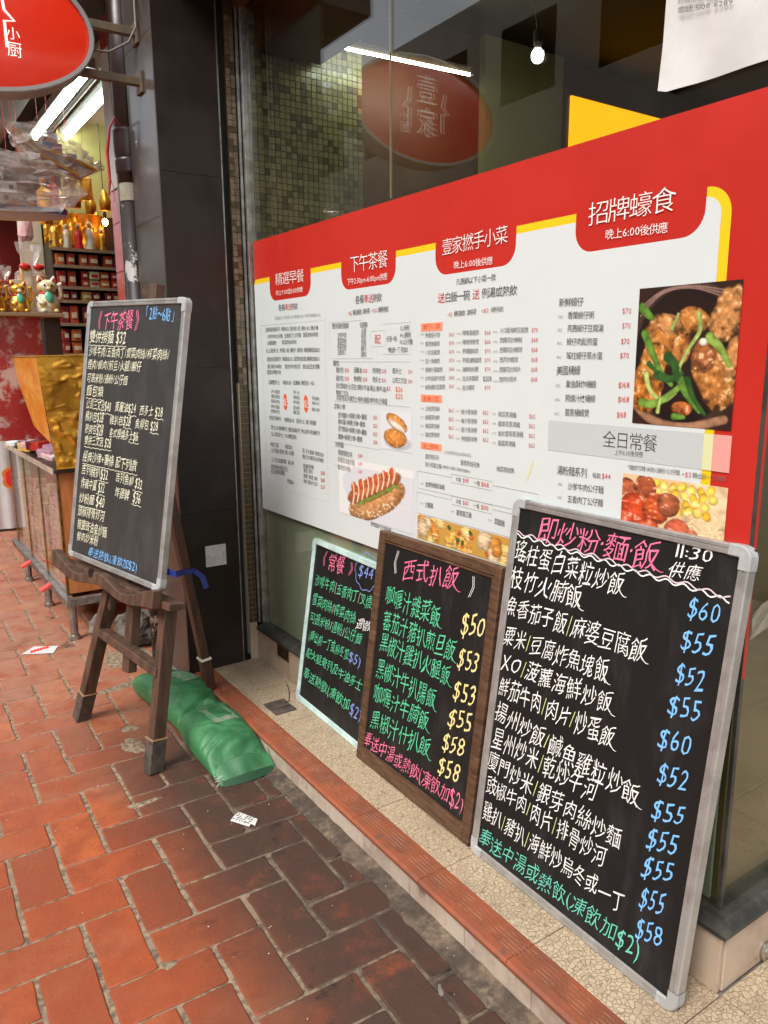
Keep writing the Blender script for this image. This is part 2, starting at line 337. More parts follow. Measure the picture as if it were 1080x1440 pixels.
    c = mix(rng(vo.outputs['Distance'], .09, .0), c, (.24, .165, .1)); L.new(c, b.inputs['Base Color']); b.inputs['Roughness'].default_value = .42
    bp = N.new('ShaderNodeBump'); bp.inputs['Distance'].default_value = .0008; L.new(rng(vo.outputs['Distance'], 0., .12), bp.inputs['Height']); L.new(bp.outputs[0], b.inputs['Normal'])
    MATS['crackle_tile'] = m
brick_mat()
TXT = {
 'big': [
  ('即炒粉·麵·飯',0.0862,0.8435,0.4158,0.8426,0.0531,'p'),
  ('11:30',0.4486,0.8663,0.5293,0.8684,0.0235,'w'),
  ('供應',0.4399,0.8254,0.5111,0.831,0.0264,'w'),
  ('瑤柱蛋白菜粒炒飯',0.02,0.7764,0.3446,0.7697,0.0491,'w'),
  ('枝竹火腩飯',0.017,0.7115,0.2404,0.7141,0.0476,'w'),
  ('魚香茄子飯/麻婆豆腐飯',0.0144,0.6425,0.419,0.6541,0.0454,'w'),
  ('粟米/豆腐炸魚塊飯',0.0201,0.5697,0.3376,0.5819,0.0451,'w'),
  ('XO/菠蘿海鮮炒飯',0.023,0.5047,0.3592,0.5224,0.045,'w'),
  ('鮮茄牛肉/肉片/炒蛋飯',0.0253,0.4426,0.3751,0.4536,0.0465,'w'),
  ('揚州炒飯/鹹魚雞粒炒飯',0.024,0.3787,0.4529,0.365,0.0457,'w'),
  ('星州炒米/乾炒牛河',0.0257,0.3118,0.3532,0.3233,0.0487,'w'),
  ('廈門炒米/銀芽肉絲炒麵',0.0182,0.2513,0.4282,0.256,0.0433,'w'),
  ('豉椒牛肉/肉片/排骨炒河',0.0264,0.1919,0.3976,0.2012,0.0438,'w'),
  ('雞扒/豬扒/海鮮炒烏冬或一丁',0.0245,0.1217,0.4573,0.1321,0.0432,'w'),
  ('奉送中湯或熱飲(凍飲加$2)',0.0238,0.0523,0.5083,0.0671,0.0412,'t'),
  ('$60',0.4924,0.7664,0.5613,0.7666,0.0398,'b'),
  ('$55',0.489,0.7033,0.5599,0.709,0.0401,'b'),
  ('$52',0.4886,0.638,0.5528,0.6392,0.0404,'b'),
  ('$55',0.4841,0.5733,0.5547,0.5813,0.0406,'b'),
  ('$60',0.4748,0.502,0.5462,0.5106,0.041,'b'),
  ('$52',0.4841,0.4348,0.5532,0.4445,0.041,'b'),
  ('$55',0.4841,0.3599,0.556,0.3767,0.0412,'b'),
  ('$55',0.4821,0.2956,0.5527,0.3163,0.0414,'b'),
  ('$55',0.4826,0.235,0.5518,0.2594,0.0416,'b'),
  ('$55',0.4876,0.1727,0.5446,0.192,0.0418,'b'),
  ('$58',0.4891,0.1109,0.55,0.1244,0.042,'b'),
 ],
 'wood': [
  ('西式扒飯',0.1367,0.6286,0.4013,0.653,0.0604,'p'),
  ('咖喱汁雜菜飯',0.064,0.5373,0.3453,0.5345,0.0588,'g'),
  ('蕃茄汁豬扒煎旦飯',0.0649,0.4577,0.4225,0.4625,0.0567,'g'),
  ('黑椒汁雞扒火腿飯',0.0622,0.3896,0.4152,0.3941,0.0569,'g'),
  ('黑椒汁牛扒腸飯',0.0579,0.3087,0.3663,0.308,0.0577,'g'),
  ('咖喱汁牛腩飯',0.0559,0.2284,0.3469,0.2404,0.0568,'g'),
  ('黑椒汁什扒飯',0.0553,0.1472,0.3652,0.1707,0.0567,'g'),
  ('奉送中湯或熱飲(凍飲加$2)',0.0445,0.0747,0.5267,0.0902,0.0473,'p'),
  ('$50',0.433,0.5492,0.5274,0.5561,0.0557,'y'),
  ('$53',0.4352,0.4576,0.5192,0.4623,0.053,'y'),
  ('$53',0.432,0.3678,0.5228,0.3774,0.0502,'y'),
  ('$55',0.4263,0.2902,0.5218,0.3069,0.0504,'y'),
  ('$58',0.4144,0.2169,0.5056,0.2311,0.0478,'y'),
  ('$58',0.4066,0.1474,0.5008,0.1634,0.0481,'y'),
  ('《',0.0796,0.6362,0.1311,0.6392,0.0678,'w'),
  ('》',0.428,0.6449,0.4784,0.6464,0.0561,'w'),
 ],
 'small': [
  ('《',0.0735,0.5395,0.1156,0.5449,0.0481,'p'),
  ('常餐',0.1227,0.5421,0.2342,0.5455,0.0556,'p'),
  ('》',0.2545,0.5453,0.2983,0.5483,0.0426,'p'),
  ('$44',0.3237,0.5571,0.4153,0.5641,0.0412,'b'),
  ('沙嗲牛肉/五香肉丁/叉燒/',0.043,0.4567,0.436,0.4723,0.0412,'g'),
  ('雪菜肉絲/榨菜肉絲',0.0391,0.3862,0.3411,0.3962,0.0409,'g'),
  ('選1款',0.3486,0.3883,0.4368,0.398,0.0361,'w'),
  ('可選米粉/通粉/公仔麵',0.0372,0.3184,0.3894,0.3428,0.0382,'g'),
  ('(轉出前一丁或烏冬加',0.0413,0.2539,0.324,0.2694,0.0387,'g'),
  ('$5)',0.324,0.2694,0.4035,0.271,0.0365,'b'),
  ('配火腿奄列及牛油多士',0.0369,0.1897,0.4254,0.1993,0.0369,'g'),
  ('奉送熱飲(凍飲加',0.0327,0.1117,0.3662,0.1112,0.0409,'g'),
  ('$2)',0.369,0.1092,0.4437,0.1091,0.0394,'b'),
 ],
 'easel': [
  ('《下午茶餐》',0.063,0.8314,0.3534,0.8339,0.0569,'p'),
  ('「2點～6點」',0.3698,0.8567,0.5486,0.8455,0.0375,'b'),
  ('雙併撈麵 $32',0.0239,0.78,0.2699,0.7784,0.0382,'l'),
  ('沙嗲牛肉/五香肉丁/雪菜肉絲/榨菜肉絲/',0.0266,0.7289,0.5333,0.7278,0.0318,'l'),
  ('煙肉/餐肉/煎旦/火腿/腸仔',0.0256,0.683,0.3798,0.6869,0.0312,'l'),
  ('可選米粉/通粉/公仔麵',0.0287,0.6379,0.3025,0.6396,0.0303,'l'),
  ('麵包類',0.0316,0.594,0.151,0.5935,0.035,'l'),
  ('公司三文治$40',0.0381,0.5454,0.2104,0.5472,0.0321,'l'),
  ('菠蘿油$24',0.2346,0.5508,0.3684,0.5514,0.0307,'l'),
  ('西多士 $28',0.3904,0.5492,0.5257,0.5519,0.0294,'l'),
  ('豬扒包$28',0.0391,0.5046,0.1665,0.5068,0.0323,'l'),
  ('雞扒包$28',0.2082,0.5046,0.3437,0.5088,0.0309,'l'),
  ('魚柳包 $28',0.3711,0.5052,0.5064,0.5057,0.0296,'l'),
  ('熱狗包$28',0.0433,0.4613,0.1709,0.4634,0.0323,'l'),
  ('各式厚燒多士$16',0.2127,0.4611,0.397,0.4642,0.0295,'l'),
  ('雙拼三文治 $28',0.0456,0.4212,0.2303,0.4255,0.0308,'l'),
  ('經典沙律+薯條 配下列1款',0.0446,0.3653,0.4042,0.3688,0.0354,'l'),
  ('吉列豬扒$32',0.0422,0.3181,0.2281,0.3184,0.0336,'l'),
  ('吉列魚柳 $32',0.2775,0.32,0.4452,0.3148,0.0317,'l'),
  ('炸雞中翼 $32',0.0458,0.2694,0.2117,0.2718,0.0337,'l'),
  ('炸雞髀  $36',0.2804,0.2707,0.4432,0.2694,0.0318,'l'),
  ('炒粉麵 $40',0.0415,0.2158,0.2199,0.2216,0.0365,'l'),
  ('豉椒排骨炒河',0.0402,0.1696,0.2274,0.176,0.0352,'l'),
  ('椒鹽豉油皇炒麵',0.0419,0.1236,0.2506,0.1237,0.0351,'l'),
  ('鮮肉炒米粉',0.0463,0.0787,0.1986,0.0869,0.0327,'l'),
  ('奉送熱飲(凍飲加$2)',0.1352,0.0174,0.4573,0.0259,0.0303,'b'),
 ],
 'poster': [
  ('精選早餐',0.1804,1.5774,0.3951,1.5741,0.0404,'w'),
  ('早上7:00至11:30供應',0.18,1.5305,0.3842,1.5296,0.0171,'w'),
  ('下午茶餐',0.6895,1.578,0.8907,1.5758,0.0463,'w'),
  ('下午2:30pm-6:00pm供應',0.6708,1.5294,0.8883,1.5278,0.019,'w'),
  ('各餐',0.1967,1.4801,0.2493,1.4786,0.0217,'k'),
  ('奉送',0.2493,1.4786,0.2959,1.4779,0.0213,'r'),
  ('熱飲',0.2959,1.4779,0.3441,1.4772,0.021,'k'),
  ('各餐',0.7161,1.4738,0.7649,1.4736,0.0241,'k'),
  ('奉送',0.7649,1.4736,0.8131,1.4727,0.0236,'r'),
  ('熱飲',0.8131,1.4727,0.8596,1.4724,0.0232,'k'),
  ('+$2',0.6715,1.4366,0.697,1.4365,0.0141,'r'),
  ('轉凍飲',0.7004,1.4369,0.751,1.4372,0.0162,'k'),
  ('凍檸茶',0.7554,1.4376,0.7966,1.4377,0.0159,'k'),
  ('+$12',0.8019,1.4374,0.8365,1.4379,0.0134,'r'),
  ('轉特飲',0.8407,1.4376,0.8934,1.4376,0.0165,'k'),
  ('轉凍飲+$2 熱奶茶+$3 轉特飲+$12 午餐可轉通粉+$2',0.1654,1.4451,0.5014,1.4413,0.0118,'e'),
  ('招牌湯粉麵系列',0.0832,1.4067,0.2022,1.4056,0.0154,'k'),
  ('每款$32 配熱飲 或 凍飲+$2 轉沙律',0.2132,1.4052,0.4837,1.3999,0.0145,'k'),
  ('沙嗲牛肉公仔麵  五香肉丁公仔麵  雪菜肉絲米粉',0.0979,1.3813,0.4827,1.3796,0.0148,'k'),
  ('火腿通粉      榨菜肉絲米粉',0.096,1.3584,0.3282,1.3586,0.0152,'k'),
  ('以上配多士 煎蛋 或 腸仔 餐肉 轉麵底加$3',0.0819,1.3312,0.491,1.329,0.0149,'k'),
  ('星馬炒粉麵系列',0.0876,1.2986,0.2056,1.3004,0.0157,'k'),
  ('每款$32 配熱飲或凍飲加$2',0.215,1.3004,0.4896,1.3002,0.0147,'k'),
  ('星洲炒米粉   乾炒牛肉河  豉油王炒麵',0.0889,1.2731,0.4858,1.2744,0.0151,'k'),
  ('雪菜火鴨炒米',0.0838,1.2519,0.2022,1.2532,0.0158,'k'),
  ('法蘭西多士',0.0925,1.2148,0.1883,1.2161,0.0159,'k'),
  ('每款$28  配薯條 轉意粉 +$3',0.2122,1.2159,0.4479,1.2191,0.015,'k'),
  ('西班牙奄列',0.0902,1.0822,0.1866,1.0828,0.0163,'k'),
  ('每款$30  配多士 或 粉麵',0.2154,1.0824,0.4523,1.0848,0.0154,'k'),
  ('芝士火腿奄列 番茄奄列 免治牛肉奄列',0.101,1.047,0.4781,1.0518,0.0156,'k'),
  ('以上配多士 +$3轉意粉',0.1024,1.0224,0.3076,1.0246,0.0161,'k'),
  ('特快之選',0.0922,0.9809,0.1596,0.9831,0.0166,'k'),
  ('每款$28',0.2148,0.9836,0.2715,0.9851,0.0161,'k'),
  ('公仔麵/意粉 配 火腿',0.0973,0.9586,0.2825,0.9646,0.0164,'k'),
  ('三文治套餐 $28',0.0945,0.9234,0.2803,0.929,0.0165,'k'),
  ('火腿/餐肉/煎蛋/芝士',0.0889,0.8968,0.2314,0.9002,0.0167,'k'),
  ('任選兩款',0.0873,0.8774,0.2078,0.8826,0.0168,'k'),
  ('另加$6',0.2221,0.8562,0.2757,0.8565,0.0164,'k'),
  ('蛋 多士套餐 每款$28',0.3499,0.9818,0.5019,0.98,0.0152,'k'),
  ('配沙律及熱飲',0.3486,0.9605,0.5011,0.9611,0.0153,'k'),
  ('營養早餐',0.3512,0.9268,0.4308,0.9301,0.0155,'k'),
  ('鮮奶 麥片',0.3547,0.9109,0.4214,0.9131,0.0156,'k'),
  ('鮮奶 麥皮 $18',0.3536,0.8916,0.4542,0.8928,0.0155,'k'),
  ('鮮奶 粟米片 $20',0.3525,0.8722,0.4532,0.8733,0.0156,'k'),
  ('火腿',0.1119,1.183,0.1857,1.181,0.0131,'k'),
  ('香腸',0.1104,1.1646,0.1844,1.163,0.0131,'k'),
  ('餐肉',0.1089,1.1462,0.183,1.1449,0.0132,'k'),
  ('煎蛋',0.1073,1.1262,0.1816,1.1254,0.0132,'k'),
  ('煙肉',0.1059,1.1084,0.1803,1.1079,0.0133,'k'),
  ('多士',0.2905,1.185,0.3425,1.1832,0.0124,'k'),
  ('通粉',0.2894,1.1676,0.3415,1.1661,0.0125,'k'),
  ('米粉',0.2883,1.1501,0.3405,1.1488,0.0125,'k'),
  ('意粉',0.287,1.1304,0.3393,1.1295,0.0126,'k'),
  ('薯菜',0.2859,1.1135,0.3383,1.1128,0.0126,'k'),
  ('熱飲',0.4289,1.1694,0.4808,1.1674,0.012,'k'),
  ('凍飲+$2',0.428,1.1526,0.4801,1.1516,0.012,'k'),
  ('轉沙律',0.4269,1.1304,0.479,1.1297,0.012,'k'),
  ('配',0.2103,1.1454,0.2481,1.1463,0.0257,'w'),
  ('配',0.368,1.1452,0.4038,1.1455,0.0245,'w'),
  ('雙拼湯粉麵餐',0.5738,1.4016,0.6763,1.4002,0.0169,'k'),
  ('任選兩款',0.739,1.399,0.7829,1.3985,0.0161,'k'),
  ('沙嗲牛肉',0.6061,1.3718,0.6614,1.3715,0.0169,'k'),
  ('雪菜肉絲',0.6055,1.3546,0.6609,1.3546,0.017,'k'),
  ('榨菜肉絲',0.6049,1.3374,0.6603,1.3372,0.0171,'k'),
  ('五香肉丁',0.6042,1.3196,0.6598,1.3203,0.0171,'k'),
  ('火腿',0.7464,1.3813,0.775,1.381,0.0162,'k'),
  ('餐肉',0.746,1.3645,0.7746,1.3643,0.0162,'k'),
  ('煎蛋',0.7456,1.3475,0.7743,1.3475,0.0163,'k'),
  ('腸仔',0.7452,1.33,0.774,1.3301,0.0163,'k'),
  ('墨魚丸',0.7448,1.3123,0.7769,1.3127,0.0164,'k'),
  ('(任選一款)',0.8816,1.3548,0.9361,1.3546,0.0154,'k'),
  ('G.米粉',0.9507,1.3819,0.9949,1.3825,0.015,'k'),
  ('H.通粉',0.9506,1.3629,1.0023,1.3631,0.015,'k'),
  ('N.公仔麵',0.9486,1.3446,1.0097,1.3444,0.015,'k'),
  ('*轉出前一丁 另加$5',0.8864,1.3235,0.9884,1.3234,0.0153,'k'),
  ('麵包',0.5756,1.2855,0.6141,1.2856,0.0174,'k'),
  ('豬扒包',0.5936,1.2643,0.6401,1.2647,0.0174,'k'),
  ('菠蘿油',0.7016,1.2647,0.7471,1.2645,0.0167,'k'),
  ('熱狗包',0.8075,1.2644,0.8529,1.2643,0.0161,'k'),
  ('厚多士',0.911,1.2643,0.957,1.2642,0.0155,'k'),
  ('雞扒包',0.5926,1.2387,0.6393,1.2382,0.0174,'k'),
  ('魚柳包',0.7009,1.2387,0.7465,1.2383,0.0168,'k'),
  ('西多士',0.807,1.2382,0.8526,1.2379,0.0162,'k'),
  ('公司三文治',0.9108,1.2379,0.9818,1.2376,0.0155,'k'),
  ('各式厚燒多士(花生/煉奶/牛油/果占/鮮牛油)',0.5917,1.2148,0.8802,1.2105,0.0168,'k'),
  ('雙拼三文治',0.5909,1.192,0.6666,1.1914,0.0175,'k'),
  ('火腿/免治/火腿芝士/餐肉/雞蛋/鮮牛肉/沙律蛋',0.5929,1.1769,0.885,1.1752,0.0169,'k'),
  ('滋味小食',0.5767,1.1482,0.6473,1.149,0.0177,'k'),
  ('吉列豬扒+鮮果沙律+薯條',0.6009,1.1207,0.7732,1.1232,0.0174,'k'),
  ('雞中翼+鮮果沙律+薯條',0.6001,1.0996,0.7638,1.1002,0.0175,'k'),
  ('吉列魚柳+鮮果沙律+薯條',0.5994,1.0777,0.7722,1.0754,0.0175,'k'),
  ('雞髀+鮮果沙律+薯條',0.5984,1.0512,0.7469,1.0526,0.0177,'k'),
  ('炒粉麵',0.581,1.0245,0.6324,1.0252,0.0181,'k'),
  ('豉椒排骨炒河',0.5966,0.9999,0.685,0.9983,0.018,'k'),
  ('椒鹽豉油皇炒麵',0.5958,0.9763,0.6986,0.9744,0.0181,'k'),
  ('鮮肉炒米粉',0.5949,0.9507,0.674,0.95,0.0182,'k'),
  ('配',0.8206,1.3546,0.852,1.355,0.0249,'r'),
  ('$28',0.6461,1.2642,0.6723,1.2638,0.0147,'r'),
  ('$28',0.7538,1.2639,0.7781,1.2636,0.0141,'r'),
  ('$28',0.8571,1.2637,0.8797,1.2634,0.0136,'r'),
  ('$24',0.9884,1.2634,1.0089,1.2631,0.013,'r'),
  ('$28',0.6453,1.2383,0.6716,1.2382,0.0147,'r'),
  ('$28',0.7532,1.2378,0.7776,1.2377,0.0142,'r'),
  ('$26',0.8567,1.2374,0.8794,1.2373,0.0137,'r'),
  ('$40',0.9884,1.2367,1.009,1.2366,0.0131,'r'),
  ('$2',0.8802,1.214,0.9026,1.214,0.0136,'r'),
  ('$32',0.8084,1.1252,0.8321,1.126,0.0142,'r'),
  ('$32',0.808,1.1002,0.8317,1.1012,0.0143,'r'),
  ('$32',0.8076,1.075,0.8314,1.0763,0.0143,'r'),
  ('$36',0.8072,1.0504,0.831,1.0518,0.0144,'r'),
  ('$40',0.7204,0.9999,0.7458,1.0019,0.015,'r'),
  ('$40',0.7198,0.9742,0.7453,0.9763,0.015,'r'),
  ('$40',0.7191,0.9489,0.7447,0.9513,0.0151,'r'),
  ('$8',0.4774,0.9163,0.5074,0.9192,0.0164,'r'),
  ('$18',0.4762,0.8915,0.5063,0.8946,0.0165,'r'),
  ('$20',0.4751,0.8679,0.5053,0.8713,0.0166,'r'),
  ('$26',0.9255,1.2136,0.9626,1.213,0.0178,'h'),
  ('$25',0.9254,1.1933,0.9626,1.193,0.0179,'h'),
  ('食物圖片只供參考',0.7883,0.7942,0.9024,0.7917,0.0137,'k'),
  ('壹家撚手小菜',1.1376,1.5755,1.3788,1.5781,0.0387,'w'),
  ('晚上6:00後供應',1.1855,1.5282,1.3295,1.5252,0.0178,'w'),
  ('凡惠顧以下小菜一款',1.1944,1.4869,1.3418,1.4864,0.0149,'k'),
  ('送',1.1208,1.4525,1.1491,1.4522,0.0245,'r'),
  ('白飯一碗',1.1504,1.4517,1.2483,1.4517,0.0239,'k'),
  ('送',1.2584,1.4521,1.2842,1.4522,0.0232,'r'),
  ('例湯或熱飲',1.2923,1.4524,1.4149,1.4515,0.0223,'k'),
  ('+$2',1.1608,1.4094,1.182,1.4095,0.0126,'r'),
  ('轉凍飲',1.1883,1.4096,1.2317,1.4101,0.0139,'k'),
  ('凍檸茶',1.2378,1.4098,1.2748,1.411,0.0137,'k'),
  ('+$12',1.2911,1.4116,1.3197,1.412,0.0119,'r'),
  ('轉特飲',1.3276,1.4119,1.371,1.4121,0.0131,'k'),
  ('煲仔小菜',1.0564,1.381,1.1317,1.3815,0.0139,'o'),
  ('蒸煮小菜',1.0576,1.1905,1.1288,1.1924,0.0144,'o'),
  ('海上鮮味',1.0569,1.0609,1.1277,1.0639,0.0147,'o'),
  ('魚香茄子煲',1.0671,1.36,1.1307,1.359,0.0123,'k'),
  ('$65',1.1681,1.3596,1.1899,1.3594,0.0111,'r'),
  ('P01',1.0458,1.3631,1.0621,1.3626,0.0067,'e'),
  ('薑蔥魚腩煲',1.0672,1.3373,1.131,1.3369,0.0123,'k'),
  ('$70',1.1685,1.3378,1.1903,1.3378,0.0111,'r'),
  ('P02',1.046,1.3402,1.0623,1.3399,0.0067,'e'),
  ('八珍豆腐煲',1.0674,1.3145,1.1313,1.3147,0.0124,'k'),
  ('$70',1.1688,1.3159,1.1907,1.3161,0.0112,'r'),
  ('P03',1.0461,1.3172,1.0624,1.317,0.0067,'e'),
  ('豆卜魚腩煲',1.0676,1.2916,1.1316,1.2924,0.0124,'k'),
  ('$70',1.1692,1.2939,1.1911,1.2943,0.0112,'r'),
  ('P04',1.0462,1.2941,1.0626,1.2941,0.0067,'e'),
  ('香辣什菌雞煲',1.0677,1.2686,1.1432,1.2701,0.0124,'k'),
  ('$68',1.1696,1.2719,1.1915,1.2724,0.0113,'r'),
  ('P05',1.0463,1.271,1.0628,1.2711,0.0068,'e'),
  ('沙爹金菇牛肉煲',1.0679,1.2455,1.1548,1.2478,0.0125,'k'),
  ('$68',1.1699,1.2497,1.1919,1.2505,0.0113,'r'),
  ('P06',1.0465,1.2477,1.0629,1.248,0.0068,'e'),
  ('鹹魚雞粒豆腐煲',1.0681,1.2223,1.1552,1.2255,0.0125,'k'),
  ('$65',1.1703,1.2275,1.1923,1.2285,0.0114,'r'),
  ('P07',1.0466,1.2243,1.0631,1.2247,0.0068,'e'),
  ('啫啫滑雞煲',1.2218,1.3616,1.285,1.3604,0.0123,'k'),
  ('P08',1.1993,1.3607,1.2156,1.3602,0.0063,'e'),
  ('$68',1.3053,1.3598,1.327,1.3592,0.0112,'r'),
  ('啫啫排骨煲',1.2223,1.339,1.2856,1.3385,0.0123,'k'),
  ('P09',1.1998,1.3379,1.2161,1.3376,0.0063,'e'),
  ('$68',1.306,1.3381,1.3277,1.3376,0.0112,'r'),
  ('芋頭臘味煲',1.2228,1.3164,1.2844,1.3165,0.0124,'k'),
  ('P10',1.2002,1.3151,1.2166,1.3149,0.0063,'e'),
  ('$70',1.3066,1.3163,1.3284,1.316,0.0113,'r'),
  ('芋頭油鴨腳煲',1.2233,1.2937,1.2968,1.2944,0.0124,'k'),
  ('P11',1.2007,1.2922,1.2171,1.2922,0.0063,'e'),
  ('$70',1.3072,1.2944,1.329,1.2943,0.0113,'r'),
  ('海鮮粉絲蟹',1.2238,1.2709,1.2856,1.2722,0.0125,'k'),
  ('P12',1.2011,1.2692,1.2175,1.2693,0.0064,'e'),
  ('$70',1.3079,1.2724,1.3297,1.2726,0.0114,'r'),
  ('古法羊腩煲',1.2242,1.2481,1.2863,1.2499,0.0125,'k'),
  ('P13',1.2016,1.246,1.218,1.2463,0.0064,'e'),
  ('金沙蝦球',1.2247,1.2251,1.2719,1.2271,0.0126,'k'),
  ('P14',1.202,1.2228,1.2185,1.2233,0.0064,'e'),
  ('$70',1.3092,1.2281,1.3311,1.2287,0.0115,'r'),
  ('$208',1.3027,1.2494,1.335,1.25,0.0152,'h2'),
  ('XO醬海鮮豆腐煲',1.3602,1.3633,1.4548,1.3612,0.0122,'k'),
  ('$70',1.4648,1.3606,1.4855,1.3602,0.0118,'r'),
  ('P15',1.3371,1.3603,1.3526,1.3602,0.0066,'e'),
  ('西蘭花炒鮮魷',1.3605,1.3404,1.4364,1.3398,0.0123,'k'),
  ('$68',1.4653,1.3388,1.486,1.3387,0.0119,'r'),
  ('P16',1.3378,1.3372,1.3534,1.3373,0.0067,'e'),
  ('西蘭花炒蝦球',1.3607,1.3175,1.4373,1.3176,0.0123,'k'),
  ('$68',1.4657,1.3169,1.4866,1.317,0.0119,'r'),
  ('P17',1.3386,1.314,1.3542,1.3143,0.0067,'e'),
  ('西芹炒蝦球',1.361,1.2945,1.4243,1.2954,0.0124,'k'),
  ('$68',1.4662,1.295,1.4871,1.2953,0.012,'r'),
  ('P18',1.3393,1.2908,1.355,1.2911,0.0067,'e'),
  ('西蘭花炒斑片',1.3612,1.2713,1.434,1.273,0.0125,'k'),
  ('$68',1.4667,1.2729,1.4876,1.2734,0.012,'r'),
  ('P19',1.3401,1.2674,1.3558,1.2679,0.0067,'e'),
  ('西芹炒斑片',1.3615,1.248,1.4219,1.2503,0.0125,'k'),
  ('$68',1.4672,1.2507,1.4881,1.2515,0.0121,'r'),
  ('P20',1.3409,1.2439,1.3566,1.2446,0.0068,'e'),
  ('土魷蒸肉餅',1.0685,1.1648,1.1319,1.1666,0.0127,'k'),
  ('$62',1.1694,1.1652,1.1916,1.1659,0.0123,'r'),
  ('P21',1.0469,1.1641,1.0621,1.1644,0.0069,'e'),
  ('鹹蛋蒸肉餅',1.0687,1.1411,1.1322,1.1436,0.0128,'k'),
  ('$62',1.1697,1.1425,1.192,1.1434,0.0124,'r'),
  ('P22',1.047,1.1403,1.0622,1.1407,0.0069,'e'),
  ('梅菜蒸肉餅',1.0688,1.1173,1.1325,1.1204,0.0128,'k'),
  ('$62',1.1701,1.1196,1.1924,1.1208,0.0124,'r'),
  ('P23',1.0472,1.1163,1.0624,1.1169,0.007,'e'),
  ('瑤柱蒸肉餅',1.069,1.0935,1.1328,1.0971,0.0129,'k'),
  ('$62',1.1705,1.0967,1.1928,1.0981,0.0125,'r'),
  ('P24',1.0473,1.0922,1.0625,1.093,0.007,'e'),
  ('豉汁蒸排骨',1.221,1.1638,1.2838,1.1655,0.0128,'k'),
  ('$62',1.304,1.1666,1.3261,1.167,0.0124,'r'),
  ('P25',1.1993,1.1643,1.2159,1.1647,0.0065,'e'),
  ('梅子蒸排骨',1.2215,1.1407,1.2844,1.1431,0.0128,'k'),
  ('$62',1.3046,1.1443,1.3268,1.145,0.0125,'r'),
  ('P26',1.1998,1.141,1.2164,1.1416,0.0065,'e'),
  ('蒜汁蒸排骨',1.222,1.1176,1.285,1.1205,0.0129,'k'),
  ('$62',1.3053,1.122,1.3275,1.1228,0.0125,'r'),
  ('P27',1.2002,1.1176,1.2169,1.1184,0.0066,'e'),
  ('芋頭蒸排骨',1.2225,1.0943,1.2856,1.0979,0.0129,'k'),
  ('$62',1.3059,1.0995,1.3282,1.1006,0.0126,'r'),
  ('P28',1.2007,1.0941,1.2174,1.0951,0.0066,'e'),
  ('南瓜蒸滑雞',1.3609,1.1659,1.4236,1.1664,0.0128,'k'),
  ('$62',1.4653,1.1669,1.4855,1.167,0.0123,'r'),
  ('P29',1.3388,1.1654,1.3536,1.1658,0.0065,'e'),
  ('蟲草花蒸滑雞',1.3612,1.1426,1.4367,1.1446,0.0128,'k'),
  ('$62',1.4657,1.1447,1.486,1.145,0.0123,'r'),
  ('P30',1.3396,1.1419,1.3544,1.1425,0.0065,'e'),
  ('金針雲耳蒸滑雞',1.3614,1.1192,1.4486,1.1228,0.0128,'k'),
  ('$62',1.4662,1.1224,1.4865,1.1229,0.0124,'r'),
  ('P31',1.3404,1.1183,1.3552,1.1191,0.0066,'e'),
  ('香菇蒸滑雞',1.3616,1.0956,1.4232,1.098,0.0129,'k'),
  ('$62',1.4666,1.0999,1.487,1.1006,0.0124,'r'),
  ('P32',1.3411,1.0947,1.356,1.0955,0.0066,'e'),
  ('(只限薑蔥加$10轉梅菜)',1.1531,1.0535,1.2648,1.0553,0.0091,'e'),
  ('薑蔥蒸紅衫',1.0695,1.0331,1.1308,1.0359,0.013,'k'),
  ('薑蔥蒸桂花魚',1.2213,1.0327,1.297,1.0336,0.013,'k'),
  ('梅菜蒸鯇魚',1.3592,1.0319,1.4225,1.0338,0.0131,'k'),
  ('豉汁蒸黃立鯧',1.0696,1.0115,1.1421,1.013,0.0131,'k'),
  ('(轉豉汁/蒜蓉 蒸需另加$10)',1.1462,1.0135,1.2608,1.0132,0.0084,'k'),
  ('半隻',1.2028,0.9862,1.2248,0.9869,0.0117,'k'),
  ('$98',1.2312,0.9873,1.2552,0.9883,0.0141,'r'),
  ('一隻',1.2751,0.9867,1.2995,0.9871,0.0122,'k'),
  ('$168',1.3031,0.9871,1.3329,0.987,0.0144,'r'),
  ('半隻',1.2039,0.927,1.2261,0.9278,0.0119,'k'),
  ('$60',1.2325,0.9283,1.2554,0.9293,0.0142,'r'),
  ('一隻',1.2754,0.9274,1.2988,0.9277,0.0123,'k'),
  ('$100',1.3036,0.9281,1.3335,0.9283,0.0146,'r'),
  ('金牌吊燒豉油雞',1.07,0.9561,1.1559,0.9579,0.014,'k'),
  ('沙薑雞',1.0683,0.8975,1.1058,0.8988,0.0152,'k'),
  ('薑蔥霸王雞',1.2071,0.8975,1.2687,0.8992,0.0143,'k'),
  ('菜膽雞',1.3556,0.8992,1.3933,0.8994,0.0151,'k'),
  ('P36',1.048,0.955,1.0627,0.956,0.0072,'e'),
  ('P37',1.0483,0.898,1.0616,0.8983,0.0073,'e'),
  ('P38',1.1832,0.8971,1.1992,0.8979,0.0069,'e'),
  ('P39',1.3338,0.8987,1.3485,0.8992,0.0065,'e'),
  ('招牌蠔食',1.6163,1.5838,1.8224,1.5829,0.0427,'w'),
  ('晚上6:00後供應',1.6639,1.54,1.8088,1.5344,0.0187,'w'),
  ('新鮮蠔仔',1.5455,1.4155,1.614,1.4135,0.0174,'k'),
  ('美國桶蠔',1.5456,1.2711,1.6136,1.2722,0.0188,'k'),
  ('湯粉麵系列',1.5581,1.0521,1.6444,1.0548,0.0195,'k'),
  ('每款',1.6596,1.0525,1.6823,1.053,0.0117,'k'),
  ('$44',1.685,1.0542,1.7082,1.0553,0.0142,'r'),
  ('沙爹牛肉公仔麵',1.5918,1.0197,1.6913,1.0245,0.0156,'k'),
